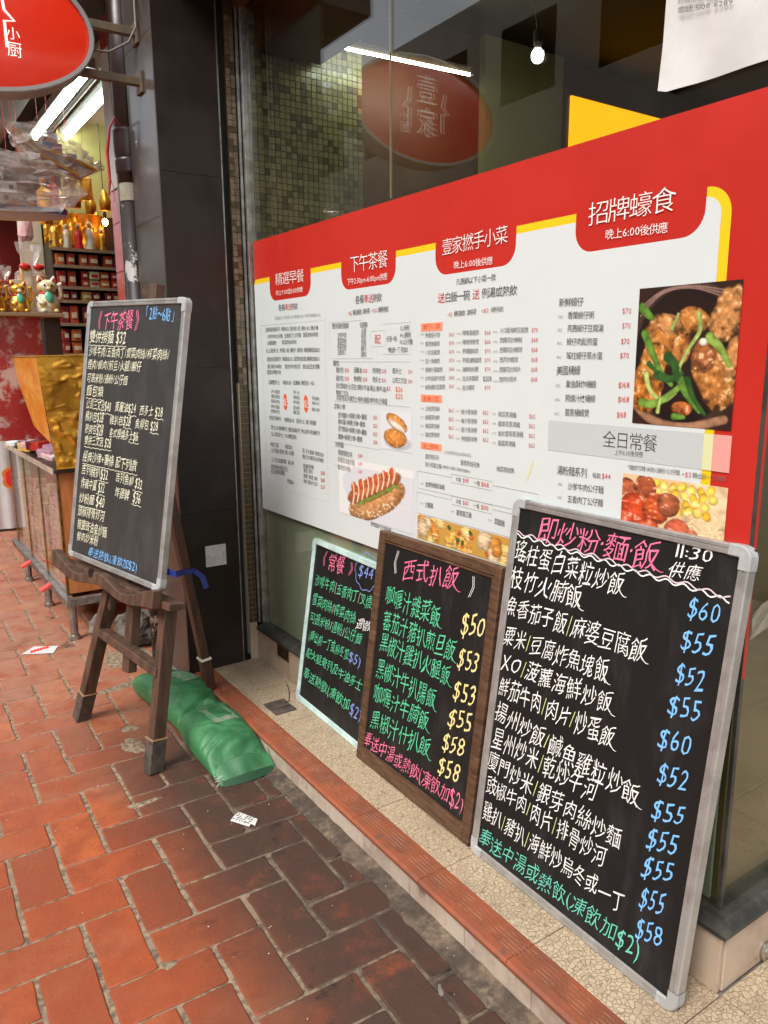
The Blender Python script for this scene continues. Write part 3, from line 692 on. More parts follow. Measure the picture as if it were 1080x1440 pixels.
  ('五香肉丁公仔麵',1.5921,0.9912,1.6914,0.9964,0.0157,'k'),
  ('*麵底可轉:米粉/通粉/公仔麵',1.7487,1.0803,1.8703,1.083,0.01,'k'),
  ('+$5',1.8737,1.0806,1.8953,1.0816,0.012,'r'),
  ('轉出前一丁/烏冬',1.8975,1.0815,1.967,1.0823,0.0105,'k'),
  ('全日常餐',1.6829,1.1319,1.8162,1.1326,0.033,'k'),
  ('上午11:30後供應',1.7145,1.1071,1.7846,1.1088,0.0111,'k'),
  ('香葉蠔仔粥',1.5717,1.3877,1.6438,1.3851,0.0147,'k'),
  ('101.',1.5446,1.3864,1.5604,1.3856,0.008,'e'),
  ('芫茜蠔仔豆腐湯',1.5718,1.3605,1.6702,1.3575,0.0147,'k'),
  ('102.',1.5442,1.3587,1.5601,1.3582,0.008,'e'),
  ('蠔仔肉鬆煎蛋',1.5718,1.3326,1.6565,1.3308,0.0148,'k'),
  ('103.',1.5438,1.3305,1.5597,1.3302,0.0081,'e'),
  ('瑤柱蠔仔蒸水蛋',1.572,1.3032,1.671,1.3021,0.0148,'k'),
  ('104.',1.5435,1.3007,1.5595,1.3006,0.0081,'e'),
  ('黃金酥炸桶蠔',1.5738,1.2425,1.6581,1.2436,0.0151,'k'),
  ('105.',1.5448,1.239,1.5609,1.2394,0.0082,'e'),
  ('照燒汁炆桶蠔',1.574,1.212,1.6576,1.2139,0.0152,'k'),
  ('106.',1.5445,1.2081,1.5606,1.2087,0.0083,'e'),
  ('薑蔥桶蠔煲',1.5742,1.1813,1.6431,1.1832,0.0153,'k'),
  ('107.',1.5442,1.1769,1.5604,1.1778,0.0083,'e'),
  ('$70',1.7146,1.3899,1.7375,1.3886,0.0134,'r'),
  ('$70',1.716,1.3612,1.738,1.3604,0.0135,'r'),
  ('$70',1.7155,1.3304,1.7371,1.33,0.0136,'r'),
  ('$70',1.7148,1.3027,1.7375,1.3026,0.0136,'r'),
  ('$168',1.7145,1.2441,1.7435,1.2448,0.0138,'r'),
  ('$168',1.7154,1.2153,1.7445,1.2164,0.0139,'r'),
  ('$168',1.7148,1.1841,1.7389,1.1855,0.014,'r'),
  ('401.',1.561,1.0213,1.5774,1.0221,0.0085,'e'),
  ('402.',1.5613,0.991,1.5777,0.992,0.0086,'e'),
 ],
 'paper': [
  ('電話:5108 6289',1.8052,1.8956,1.9118,1.8737,0.0101,'k'),
  ('商鋪招租 地產代理',1.804,1.9107,1.9104,1.889,0.0101,'k'),
 ],
}
# ================= SETTING =================
XF = .974      # fascia of the step
ZT = .08       # step height
XW = 1.245     # stone base under the window
XG = 1.277     # outer face of the glass
YC = .725      # street corner of the glass box
YP = 2.785     # camera-facing side of the dark pillar
# ground under everything
g = MB(); g.box(-9, 6, -6, 14, -.12, -.0035); gnd = g.build('pavement', 'mortar', kind='structure')
g = MB(); g.box(-40, -2.6, -40, 60, -.3, -.1); g.build('road', 'asphalt', kind='structure')
g = MB(); g.box(-2.72, -2.6, -30, 40, -.3, .004); g.build('kerb', 'concrete', kind='structure', bevel=.01)
g = MB(); g.box(-60, 60, -60, 80, -.5, -.31); g.build('ground', 'asphalt', kind='structure')

# brick variants
U = .118004; BR = -.02605; OX, OY = .64001, 1.69844
ca, sa = math.cos(BR), math.sin(BR); da = Vector((ca, sa, 0)); db = Vector((sa, -ca, 0))
def brick_mesh(seed, vert=0, pts=None):
    rnd = random.Random(seed); L2, W2 = (U-.0020-rnd.random()*.0015, U/2-.0036-rnd.random()*.0018) if vert else (U-.0042-rnd.random()*.0022, U/2-.0020-rnd.random()*.0012)
    if pts is None:
        pts = []; cn = [(-L2, -W2), (L2, -W2), (L2, W2), (-L2, W2)]
        for i in range(4):
            a = Vector((*cn[i], 0)); b = Vector((*cn[(i+1) % 4], 0)); d = (b-a).normalized(); nrm = Vector((d.y, -d.x, 0))
            k = 5 if i % 2 == 0 else 3; rc = rnd.choice([.003, .004, .005, .014 if rnd.random() < .25 else .003])
            for j in range(k):
                t = j/k
                p = a+(b-a)*t+nrm*rnd.uniform(-.0022, .0008)
                if j == 0:
                    pp = (Vector((*cn[i-1], 0))-a).normalized(); pts.append(a+pp*rc*rnd.uniform(.8, 1.2)); pts.append(a+d*rc*rnd.uniform(.8, 1.2))
                else: pts.append(p)
    n = len(pts); c = sum(pts, Vector((0, 0, 0)))/n
    vs = []
    for z, s in ((-.02, 0), (-.0030, 0), (-.0007, .0016), (0, .0045)):
        for p in pts:
            q = p-(p-c).normalized()*s; vs.append((q.x, q.y, z))
    fs = [(k*n+i, k*n+(i+1) % n, (k+1)*n+(i+1) % n, (k+1)*n+i) for k in range(3) for i in range(n)] + [tuple(3*n+i for i in range(n))]
    me = bpy.data.meshes.new('brick'); me.from_pydata(vs, [], fs)
    for p in me.polygons: p.use_smooth = True
    me.polygons[-1].use_smooth = False
    me.materials.append(MATS['brick']); return me
VAR = [[brick_mesh(100+i, 0) for i in range(12)], [brick_mesh(300+i, 1) for i in range(12)]]
def clip_poly(P, xm):
    out = []
    for i in range(len(P)):
        a, b = P[i], P[(i+1) % len(P)]
        if a.x <= xm: out.append(a)
        if (a.x <= xm) != (b.x <= xm):
            t = (xm-a.x)/(b.x-a.x); out.append(a+(b-a)*t)
    return out
cells = []
for i in range(-60, 40):
    for j in range(-90, 12):
        s = (i+j) % 4
        if s == 1: cells.append((i, j, i+.5, j+1, 1))
        elif s == 3: cells.append((i, j, i+1, j+.5, 0))
bl = []
camI = cam.matrix_world.inverted()
for i, j, x, y, vert in cells:
    c = Vector((OX, OY, 0))+da*(x*U)+db*(y*U)
    if not (-2.4 < c.x < 2.4 and .3 < c.y < 9.5): continue
    xm = .925 if c.y < 2.78 else 9
    if c.x > xm+U: continue
    k = camI @ c
    vis = k.z < -.2 and abs(k.x/-k.z) < .56 and abs(k.y/-k.z) < .73
    bl.append(((c-Vector((0, 0, 1.3))).length if vis else 99, c, vert, xm))
bl.sort(key=lambda q: q[0])
def brick_local(c, vert, xm, rnd):
    ang = BR + (math.pi/2 if vert else 0)
    m = Matrix.Translation(c+Vector((0, 0, rnd.uniform(-.0016, .0006)))) @ Matrix.Rotation(ang+rnd.choice((0, math.pi))+rnd.uniform(-.006, .006), 4, 'Z') @ Matrix.Rotation(rnd.uniform(-.006, .006), 4, 'X') @ Matrix.Rotation(rnd.uniform(-.004, .004), 4, 'Y')
    return m
rest = MB(); cnt = 0
for d, c, vert, xm in bl:
    rnd = random.Random(int(c.x*7919)+int(c.y*104729)); m = brick_local(c, vert, xm, rnd)
    me = rnd.choice(VAR[vert])
    if c.x+U+.01 > xm:                      # cut brick beside the step
        P = [m.inverted() @ Vector((q.x, q.y, c.z)) for q in clip_poly([m @ Vector((a, b, 0)) for a, b in ((-U+.005, -U/2+.005), (U-.005, -U/2+.005), (U-.005, U/2-.005), (-U+.005, U/2-.005))], xm+rnd.uniform(-.012, .006))]
        if len(P) < 3: continue
        if sum(P[k].x*P[(k+1) % len(P)].y-P[(k+1) % len(P)].x*P[k].y for k in range(len(P))) < 0: P.reverse()
        P2 = []
        for k in range(len(P)):
            a, b = P[k], P[(k+1) % len(P)]; P2 += [a+(b-a)*t for t in ((.06, .5, .94) if (b-a).length > .03 else (.3, .7))]
        P2 = [Vector((p.x, p.y, 0)) for p in P2]; me = brick_mesh(0, pts=P2)
    if cnt < 298 and d < 50:
        o = bpy.data.objects.new('brick', me); COL.objects.link(o); o.matrix_world = m; o.parent = gnd; cnt += 1
    else:
        rest.add([m @ v.co for v in me.vertices], [tuple(p.vertices) for p in me.polygons])
o = rest.build('brick_field', 'brick', gnd, kind='stuff')
# sandy cement smears over the joints
def smear(cx, cy, rx, ry, rot, seed, z=.0012, mat='mortar', name='cement_smear'):
    rnd = random.Random(seed); ph = [rnd.uniform(0, 6.28) for _ in range(4)]; g = MB(); n = 26; vs = [(cx, cy, z+.0012)]
    for rr, zz in ((.7, z+.0008), (1., -.002)):
        for k in range(n):
            a = 2*math.pi*k/n; r = rr*(1+.22*math.sin(2*a+ph[0])+.16*math.sin(3*a+ph[1])+.1*math.sin(7*a+ph[2])+rnd.uniform(-.06, .06))
            x, y = rx*r*math.cos(a), ry*r*math.sin(a); vs.append((cx+x*math.cos(rot)-y*math.sin(rot), cy+x*math.sin(rot)+y*math.cos(rot), zz))
    fs = [(0, 1+k, 1+(k+1) % n) for k in range(n)]+[(1+k, 1+n+k, 1+n+(k+1) % n, 1+(k+1) % n) for k in range(n)]
    g.add(vs, fs); return g.build(name, mat, gnd, smooth=True, kind='stuff')
for q in [(.635, 2.49, .03, .075, .3, 1), (.56, 2.12, .05, .018, 0., 4), (.86, 2.42, .05, .2, .1, 5), (.9, 2.7, .07, .12, 0, 6), (.413, 1.465, .016, .016, .4, 9), (.75, 3.0, .12, .04, .2, 12), (.87, 3.3, .1, .2, .2, 13), (.66, 2.62, .03, .03, 0, 16)]:
    smear(*q)
# dirty cement strip along the foot of the step
g = MB(); n = 90
vs = []; 
for k in range(n+1):
    y = -.4+k*(3.2/n); rnd = random.Random(k); w = .925+.012*math.sin(k*.9)+rnd.uniform(-.012, .012)
    vs += [(w, y, -.002), (w+.012, y, .0015+rnd.uniform(0, .001)), (.955, y, .004+rnd.uniform(-.001, .002)), (XF+.01, y, .009+rnd.uniform(-.002, .003))]
fs = [(k*4+i, k*4+i+1, (k+1)*4+i+1, (k+1)*4+i) for k in range(n) for i in range(3)]
g.add(vs, [f[::-1] for f in fs]); g.build('cement_strip', 'mortar', gnd, smooth=True, kind='stuff')
# manhole-ish scraps
# ---- the step ----
g = MB(); g.box(XF+.006, XW+.2, -1.6, YP+.02, -.02, ZT-.006); step = g.build('step', 'cement', kind='structure')
g = MB(); g.box(XW+.2, 3.6, -1.6, YC-.021, -.02, ZT-.006); g.build('step_core', 'cement', step)
GD = MB()
def ribbed(y0, y1):
    x0, x1 = XF-.006, 1.046; z = ZT
    prof = [(x0, .062), (x0-.003, .068), (x0-.003, z-.006), (x0+.003, z), (x0+.02, z+.001)]
    for k in range(5):
        xx = x0+.024+k*.0098; prof += [(xx, z), (xx+.0012, z-.004), (xx+.0040, z-.004), (xx+.0052, z)]
        GD.box(xx+.0011, xx+.0041, y0, y1, z-.0042, z-.0032)
    prof += [(x1, z), (x1, .06)]
    g = MB(); g.prism(prof, y0, y1, lambda a, b, w: (a, w, b)); return g
JY = [1.293+.3015*k for k in range(-10, 6)]
for k in range(len(JY)-1):
    y0, y1 = JY[k], min(JY[k+1], YP)
    if y1 < -1 or y0 > YP-.02: continue
    g = ribbed(y0+.0008, y1-.0008); g.f = [f[::-1] for f in g.f]; g.build('nosing_tile', 'nosing', step)
    g = MB(); g.box(1.0475, XW+.004, y0+.0012, y1-.0012, ZT-.006, ZT+random.uniform(-.0006, .0004)); g.build('floor_tile', 'crackle_tile', step, bevel=.0012)
    for q in range(8):
        a = XW+.006+q*.3
        if y1 <= YC-.02 or y0 < .69: g = MB(); g.box(a+.0012, a+.2988, y0+.0012, min(y1, YC-.034)-.0012, ZT-.006, ZT+.0002); g.build('floor_tile', 'crackle_tile', step, bevel=.0012)
for k in range(-5, 10):
    y0 = .925+.2075*k; y1 = min(y0+.2075, YP)
    g = MB(); g.box(XF, XF+.008, y0+.001, y1-.001, .002, .0615); g.build('fascia_tile', 'fascia_tile', step, bevel=.001)
GD.build('groove_dirt', 'groove_dirt', step, kind='stuff')
# brown metal cover plate with a slot in the step floor
t = thing('floor_socket_plate', 'dark brown metal plate with a slot set in the beige step floor', 'floor plate', (1.11, 2.31, ZT))
g = MB(); g.box(1.068, 1.15, 2.262, 2.30, ZT, ZT+.004); g.box(1.068, 1.15, 2.306, 2.365, ZT, ZT+.004); g.build('plate', 'easel_foot', t, bevel=.001)
g = MB(); g.box(1.075, 1.145, 2.30, 2.306, ZT+.0002, ZT+.0012); g.build('slot', 'dark_void', t)
g = MB(); g.tube([(1.11, 2.30, ZT+.003), (1.16, 2.34, ZT+.004), (1.2, 2.42, ZT+.004), (1.215, 2.47, ZT+.006)], .0013, 5)
solo(g, 'thin_wire', 'dark_void', 'thin dark wire running from the slotted floor plate to the wall', 'wire')

# ---- shopfront: stone base, sill, glass, frames ----
shop = thing('shopfront', 'restaurant shopfront with glass box window on a beige stone base', 'shopfront', (1.6, 1.7, ZT))
g = MB(); g.box(XW+.012, 1.6, YC-.02, YP, ZT-.03, .209); g.box(XW+.012, 3.4, YC-.02, YC+.4, -.03, .209); g.build('base_core', 'grout_dark', shop)
ys = [YC-.03, 1.02, 1.32, 1.62, 1.92, 2.22, 2.52, YP]
for a, b in zip(ys, ys[1:]):
    g = MB(); g.box(XW, XW+.011, a+.0012, b-.0012, ZT+.001, .208); g.build('stone_panel', 'beige_tile', shop, bevel=.0012)
for k in range(5):
    a = XW+.0125+k*.4; g = MB(); g.box(a+.001, a+.399, YC-.032, YC-.021, ZT+.001, .208); g.build('stone_panel', 'beige_tile', shop, bevel=.0012)
g = MB(); prof = [(XW-.008, .209), (XW-.012, .213), (XW-.012, .221), (XW+.012, .233), (XG+.03, .237), (XG+.03, .209)]
yc = YC-.045
# mitred sill profile running round the corner
def sillpt(a, b, w): return (a, w, b)
n = len(prof); vs = [(a, YP-.02, b) for a, b in prof]+[(a, YC-.0325+(XW-a)*-1+0*b-.012, b) for a, b in prof]
vs = [(a, YP-.02, b) for a, b in prof]+[(a, (YC-.032)+(a-XW), b) for a, b in prof]+[(3.3, (YC-.032)+(a-XW), b) for a, b in prof]
fs = [(i, (i+1) % n, n+(i+1) % n, n+i) for i in range(n)]+[(n+i, n+(i+1) % n, 2*n+(i+1) % n, 2*n+i) for i in range(n)]
g = MB(); g.add(vs, fs); g.build('sill', 'sill_metal', shop)
# glass panes
g = MB(); g.box(XG, XG+.008, YC+.004, YP-.03, .236, 2.52); g.build('glass_pane', 'glass', shop, label='long front pane carrying the printed menu')
g = MB(); g.box(XG+.009, 3.2, YC-.002, YC+.006, .236, 2.52); g.build('glass_pane', 'glass', shop, label='side pane turning the corner')
g = MB(); g.box(XG-.002, XG+.0085, YC-.004, YC+.0035, .238, 2.5); g.build('corner_joint', 'sill_metal', shop)
g = MB(); g.box(XG+.001, XG+.007, 1.8485, 1.8515, 1.735, 2.5); g.build('glass_joint', 'interior_wall', shop)
# left metal frame : two slim uprights
g = MB(); g.box(XG-.016, XG+.014, YP-.03, YP-.012, .236, 2.55); g.build('frame_post', 'steel', shop, bevel=.002)
g = MB(); g.box(XG-.028, XG-.019, YP-.012, YP-.002, .236, 2.55); g.build('frame_post', 'steel', shop, bevel=.001)
g = MB(); g.box(XG-.03, XG+.35, YC-.05, YP, 2.52, 2.62); g.build('head_beam', 'interior_brown', shop)
g = MB(); g.box(1.02, XG-.031, YC-.2, YP, 2.56, 2.6); g.build('soffit_board', 'interior_brown', shop)
# mosaic strip beside the frame
g = MB(); g.box(1.212, XG-.03, YP+.003, YP+.03, .1, 1.21); g.build('mosaic_backing', 'grout_light', shop)
g = MB(); g.box(1.212, XG-.03, YP+.003, YP+.03, 1.211, 2.55); g.build('mosaic_backing', 'mosaic_brown', shop)
lo, hi = MB(), MB()
rows = int((2.5-.236)/.0215)
hi2 = MB()
for r in range(rows):
    z = .238+r*.0215
    for c in range(2):
        x = 1.213+c*.0172
        (lo if z < 1.2 else (hi if random.random() < .75 else hi2)).box(x, x+.0152, YP, YP+.006, z, z+.0195)
lo.build('mosaic_tiles', 'mosaic_brown', shop, kind='stuff'); pass
g = MB(); g.box(1.212, 1.245, YP-.004, YP+.002, ZT, .236); g.build('stone_panel', 'beige_tile', shop, bevel=.001)
# film panels behind the lower glass
g = MB(); g.box(XG+.012, XG+.02, YC+.03, YP-.035, .236, .76); g.build('window_film', 'green_film', shop)
g = MB(); g.box(XG+.022, 3.2, YC+.02, YC+.03, .236, 2.0); g.build('window_film', 'olive_film', shop)
# inside of the restaurant
g = MB(); g.box(XG+.02, 4.6, YC+.04, 2.95, ZT, ZT+.02); g.build('interior_floor', 'interior_floor', shop)
g = MB(); g.box(4.5, 4.6, YC, 2.95, ZT, 2.75); g.box(3.25, 4.6, YC-.1, YC, ZT, 2.75); g.build('interior_wall', 'interior_wall', shop)
g = MB(); g.box(2.5, 3.0, 2.86, 2.9, ZT, 2.75); g.build('interior_panel', 'olive_wall', shop)
g = MB(); g.box(1.3, 4.6, 2.9, 3.0, ZT, 2.75); g.build('interior_wall', 'interior_brown', shop)
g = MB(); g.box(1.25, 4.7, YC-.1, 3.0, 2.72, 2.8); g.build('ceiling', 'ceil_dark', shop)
g = MB(); g.box(XG+.05, XG+.32, YC+.02, 2.78, 2.4, 2.5195); g.build('ceiling_bulkhead', 'interior_brown', shop)
g = MB(); g.box(1.29, 1.805, 2.81, 2.83, 1.6, 2.72); g.build('mosaic_backing', 'interior_wall', shop)
ms = [MB(), MB(), MB(), MB()]
for r in range(40):
    for c in range(22):
        k = random.random(); (ms[0] if k < .4 else ms[1] if k < .72 else ms[2] if k < .85 else ms[3]).box(1.293+c*.0232, 1.293+c*.0232+.0208, 2.803, 2.811, 1.66+r*.0232, 1.66+r*.0232+.0208)
M('mos_a', (.27, .24, .12), .3); M('mos_b', (.23, .2, .1), .3); M('mos_c', (.15, .125, .06), .3); M('mos_d', (.1, .08, .04), .3)
M('mos_e', (.2, .15, .1), .5, col2=(.11, .08, .05), vs=40)
hi.build('mosaic_tiles', 'mos_e', shop, kind='stuff'); hi2.build('mosaic_tiles', 'mosaic_brown', shop, kind='stuff')
for k, m in enumerate(ms): m.build('mosaic_tiles', 'mos_abcd'[:4]+'abcd'[k], shop, kind='stuff')
# printed translucent strip seen behind the poster edge: none
# interior things
t = thing('tube_lamp', 'lit fluorescent tube on the ceiling inside the window', 'lamp', (1.94, 2.66, 2.42))
g = MB(); g.tube([(1.64, 2.66, 2.43), (2.24, 2.66, 2.45)], .0055, 10); g.build('tube', 'lamp_white', t)
g = MB(); g.obox((1.94, 2.675, 2.462), (.32, 0, .01), (0, .012, 0), (0, 0, .012)); g.build('housing', 'shelf_dark', t)
t = thing('bulb_lamp', 'round white bulb glowing behind the upper window glass', 'lamp', (2.27, 2.3, 2.42))
g = MB(); g.ball((2.27, 2.3, 2.42), .024, .024, .026); g.build('bulb', 'bulb', t, smooth=True)
g = MB(); g.lathe((2.27, 2.3, 2.445), [(.014, 0), (.018, .02), (.018, .06), (.004, .07)], 10); g.tube([(2.27, 2.3, 2.5), (2.25, 2.3, 2.6), (2.26, 2.3, 2.72)], .005, 6); g.build('socket', 'shelf_dark', t)
t = thing('menu_lightbox', 'glowing yellow light box on the back wall inside the restaurant', 'light box', (3.4, 2.85, 2.1))
g = MB(); g.box(3.02, 3.9, 2.82, 2.83, 2.0, 2.545); g.build('lit_panel', 'yellow_box', t)
g = MB(); g.box(3.0, 3.92, 2.831, 2.88, 1.98, 2.565); g.build('box_body', 'shelf_dark', t)

# ---- dark tiled pillar ----
pil = thing('tiled_pillar', 'dark brown tiled pillar between the restaurant and the paper shop', 'pillar', (1.07, 2.95, 0))
g = MB(); g.box(.958, 1.176, YP+.008, 3.09, -.02, 2.9); g.build('core', 'grout_dark', pil)
g = MB(); g.box(1.178, 1.30, YP+.03, 3.09, -.02, 2.9); g.build('recess', 'dark_void', pil)
zs = [.0, .72, 1.27, 1.948, 2.5, 2.9]
for a, b in zip(zs, zs[1:]):
    g = MB(); g.box(.9505, 1.178, YP, YP+.0075, max(a, .0)+.0005, b-.0005); g.build('pillar_tile', 'brown_pillar', pil)
zs = [.0, .6, 1.2, 1.8, 2.4, 2.9]
for a, b in zip(zs, zs[1:]):
    g = MB(); g.box(.95, .9575, YP+.0085, 3.10, a+.0005, b-.0005); g.build('pillar_tile', 'pillar_street_lit', pil, bevel=.0012)
g = MB(); g.box(1.178, 1.182, YP-.004, YP+.03, .085, 2.6); g.build('edge_trim', 'steel', pil)
g = MB(); n = 14; prof = [(0, 0), (.05, 0), (.02, .03), (0, .05)]
g.prism([(0, -.004), (-.045, -.004), (-.02, .02), (0, .045)], YP-.02, 3.14, lambda a, b, w: (.951+a, w, b)); g.build('cement_skirt', 'cement', pil)
t = thing('cover_plate', 'blank white square cover plate on the dark pillar', 'wall plate', (1.08, YP-.006, .545))
g = MB(); g.obox((1.081, YP-.003, .545), (.0425, 0, 0), (0, .003, 0), (0, 0, .042)); g.build('plate', 'white_plate', t, bevel=.0015)
g = MB()
for s in (-1, 1): g.lathe((1.081+s*.031, YP-.006, .545), [(.003, 0), (.003, .0008), (.001, .0012)], 8, axis=(0, -1, 0))
g.build('screws', 'steel', t, kind='stuff')
t = thing('brass_vent', 'small square brass grille low on the stone base', 'vent', (XW-.002, 2.548, .152))
g = MB(); g.box(XW-.003, XW-.0005, 2.5, 2.596, .153, .2065); g.build('plate', 'brass', t)
g = MB()
for k in range(9): g.box(XW-.0045, XW-.003, 2.504+k*.0103, 2.508+k*.0103, .158, .203)
g.build('grille_bar', 'dark_void', t)
# rod with flange at lower right
t = thing('floor_bolt', 'steel rod with round flange on the stone base by the corner', 'bolt', (1.42, YC-.04, .09))
g = MB(); g.lathe((1.41, YC-.033, .1), [(.022, 0), (.022, .004), (.012, .007), (.011, .014)], 16, axis=(0, -1, 0)); g.build('flange', 'chrome', t, smooth=False)
g = MB(); g.tube([(1.41, YC-.045, .1), (1.44, YC-.06, .095), (1.6, YC-.12, .06)], .0075, 10); g.build('rod', 'chrome', t, smooth=True)
# sheet of paper taped high on the glass
t = thing('paper_notice', 'white paper notice curling on the upper right of the window', 'notice', (XG-.002, .9, 1.77))
g = MB(); n = 14; vs = []
for i in range(n+1):
    for j in range(n+1):
        u, z = 1.775+.25*i/n, 1.768+.32*j/n; cu = max(0, (.25-j/n))*max(0, (.3-i/n))*.12 + .0015*math.sin(i*.8+j*.5)+.0025
        vs.append((XG-.001-cu-.0006, 2.747-u, z+.006*(1 if (i == 0 and j == 0) else 0)))
g.add(vs, [(i*(n+1)+j, (i+1)*(n+1)+j, (i+1)*(n+1)+j+1, i*(n+1)+j+1) for i in range(n) for j in range(n)]); g.build('sheet', 'paper_white', t, smooth=True)
NOTICE = t
# clear tape on the side pane
g = MB(); n = 10
vs = [(XG+.015+.28*i/n, YC-.0035-.003*abs(math.sin(i*2.1+j)), .79+.05*j/4+.1*i/n*.0+.015*math.sin(i*.7)+.01*j*i/n) for i in range(n+1) for j in range(5)]
g.add(vs, [(i*5+j, (i+1)*5+j, (i+1)*5+j+1, i*5+j+1) for i in range(n) for j in range(4)])
solo(g, 'clear_tape', 'tape', 'crumpled clear tape stuck across the side pane by the red poster edge', 'tape')
# ---- building across the street and canopy ----
bd = thing('building', 'grey concrete building with window rows across the street', 'building', (-11, 4, 0))
g = MB(); g.box(-14, -10.5, -12, 44, -.1, 9.5); g.build('wall', 'facade', bd)
for r in range(3):
    for c in range(18):
        y = -10.5+c*2.9; z = 1.0+r*3.0
        fr = MB(); fr.box(-10.56, -10.5, y, y+1.7, z, z+1.6); w = fr.build('window', 'window_dark', bd)
        f2 = MB()
        for a in (0, .83, 1.66): f2.box(-10.6, -10.56, y+a, y+a+.05, z, z+1.6)
        for a in (0, .78, 1.56): f2.box(-10.6, -10.56, y, y+1.7, z+a, z+a+.05)
        f2.build('frame', 'facade', w)
cn = thing('canopy', 'dark concrete canopy over the paper shop and hanging sign', 'canopy', (.6, 6, 2.75))
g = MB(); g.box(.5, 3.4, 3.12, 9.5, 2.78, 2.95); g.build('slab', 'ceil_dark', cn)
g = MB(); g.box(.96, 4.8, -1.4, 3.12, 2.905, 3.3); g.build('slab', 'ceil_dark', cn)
g = MB(); g.box(1.0, 5, -1.5, 10, 3.3, 9); g.build('upper_wall', 'facade', cn)
# ================= LETTERING =================
_gc = {}
_tc = bpy.data.curves.new('glyph', 'FONT'); _to = bpy.data.objects.new('glyph', _tc); COL.objects.link(_to)
_tc.resolution_u = 2
def glyph(ch, o=0):
    if (ch, o) in _gc: return _gc[ch, o]
    _tc.offset = o; _tc.body = ch; dg = bpy.context.evaluated_depsgraph_get(); ev = _to.evaluated_get(dg); me = ev.to_mesh()
    v = np.array([(q.co.x, q.co.y) for q in me.vertices]) if len(me.vertices) else np.zeros((0, 2)); f = [tuple(p.vertices) for p in me.polygons]
    ev.to_mesh_clear(); wide = ord(ch) > 0x2000
    if len(v): x0, x1 = v[:, 0].min(), v[:, 0].max()
    else: x0, x1 = 0, .25
    if o and len(v):        # dense characters keep more weight, or their thin strokes would vanish
        def area(v, f): return sum(abs(sum(v[q[i]][0]*v[q[(i+1) % len(q)]][1]-v[q[(i+1) % len(q)]][0]*v[q[i]][1] for i in range(len(q))))/2 for q in f)
        v0_, f0_ = glyph(ch, 0)[:2]; _tc.offset = 0
        if area(v, f) < (1+o*26)*area(v0_, f0_)*.80: _gc[ch, o] = glyph(ch, o*.5) if o < -.0035 else glyph(ch, 0); return _gc[ch, o]
    _gc[ch, o] = (v, f, x0, x1, wide); return _gc[ch, o]
_v = glyph('國')[0]; EMH = _v[:, 1].max()-_v[:, 1].min(); EMB = _v[:, 1].min()
_ve = glyph('口')[0]
CW = glyph('國')[3]-glyph('國')[2]
def write(name, F, rows, cols, parent, c=.0008, hand=0., seed=3, weight=-.004, slash=None, tails=False):
    "rows: (text, u0, v0, u1, v1, height, colour) ; v is the middle of the line"
    A, u, v, n = F; out = {}; rnd = random.Random(seed)
    for txt, u0, v0, u1, v1, h, col in rows:
        ws = []
        for ch in txt:
            gv, gf, x0, x1, wide = glyph(ch, weight)
            ws.append(CW*(1.2 if hand else 1.09) if wide else (x1-x0+CW*.14 if len(gv) else CW*.42))
        tot = sum(ws); sx = (u1-u0)/tot; cx = 0
        for k, ch in enumerate(txt):
            gv, gf, x0, x1, wide = glyph(ch, weight); w = ws[k]
            if len(gv):
                y = (gv[:, 1]-EMB)/EMH-.5 if wide else (gv[:, 1]-EMB)/EMH*1.0-.5+.02
                if hand and not wide and ch in '$0123456789': y = y*1.25
                x = (gv[:, 0]-x0)+ (CW*(1.2 if hand else 1.09)-(x1-x0))/2 if wide else (gv[:, 0]-x0)+CW*.07
                xx = x/w-.5                       # -.5..+.5 in the cell
                if hand:
                    a = [rnd.uniform(-1, 1) for _ in range(10)]
                    xs, ys = xx.copy(), y.copy()
                    xx = xs*(1+.06*a[0])+.10*hand*a[1]*ys+.035*hand*np.sin(4.2*ys+a[2]*3)+.02*hand*np.sin(9*ys+5*xs+a[8]*3)
                    y = ys*(1+.09*a[3])+(.13+.06*a[4])*hand*xs+.03*hand*np.sin(4.5*xs+a[5]*3)+.02*hand*np.sin(10*xs+4*ys+a[9]*3)+.04*hand*a[6]
                    xx = xx+.13*hand*y
                t = (cx+w*(xx+.5))/tot
                uu = u0+(u1-u0)*t; vv = v0+(v1-v0)*t+y*h
                cc = col
                if slash and ch == '/': cc = slash
                o = out.setdefault(cc, MB()); pts = [A+u*float(p)+v*float(q)+n*c for p, q in zip(uu, vv)]
                o.add(pts, gf)
                if tails and ch in '飯' and k == len(txt)-1:
                    bx, by = u0+(u1-u0)*(cx+w*.62)/tot, v0+(v1-v0)*(cx+w*.6)/tot-.12*h
                    L = (u1-u0)*w/tot*.62; pp = []
                    for q in range(7):
                        s = q/6; px, py = bx+L*s, by-.34*h*math.sin(s*1.9); th = .042*h*(1-.8*s)
                        pp += [A+u*px+v*(py+th)+n*c, A+u*px+v*(py-th)+n*c]
                    o.add(pp, [(2*q, 2*q+1, 2*q+3, 2*q+2) for q in range(6)])
            cx += w
    for cc, o in out.items(): o.build(name, cols[cc], parent, kind='stuff')
CH = dict(w='chalk_w', p='chalk_p', g='chalk_g', y='chalk_y', b='chalk_b', t='chalk_t', l='chalk_l', l2='chalk_l2', bd='chalk_bd', s='chalk_s')
INK = dict(k='ink_k', r='ink_r', e='ink_e', w='ink_w', o='ink_o', h='ink_o', h2='ink_k')
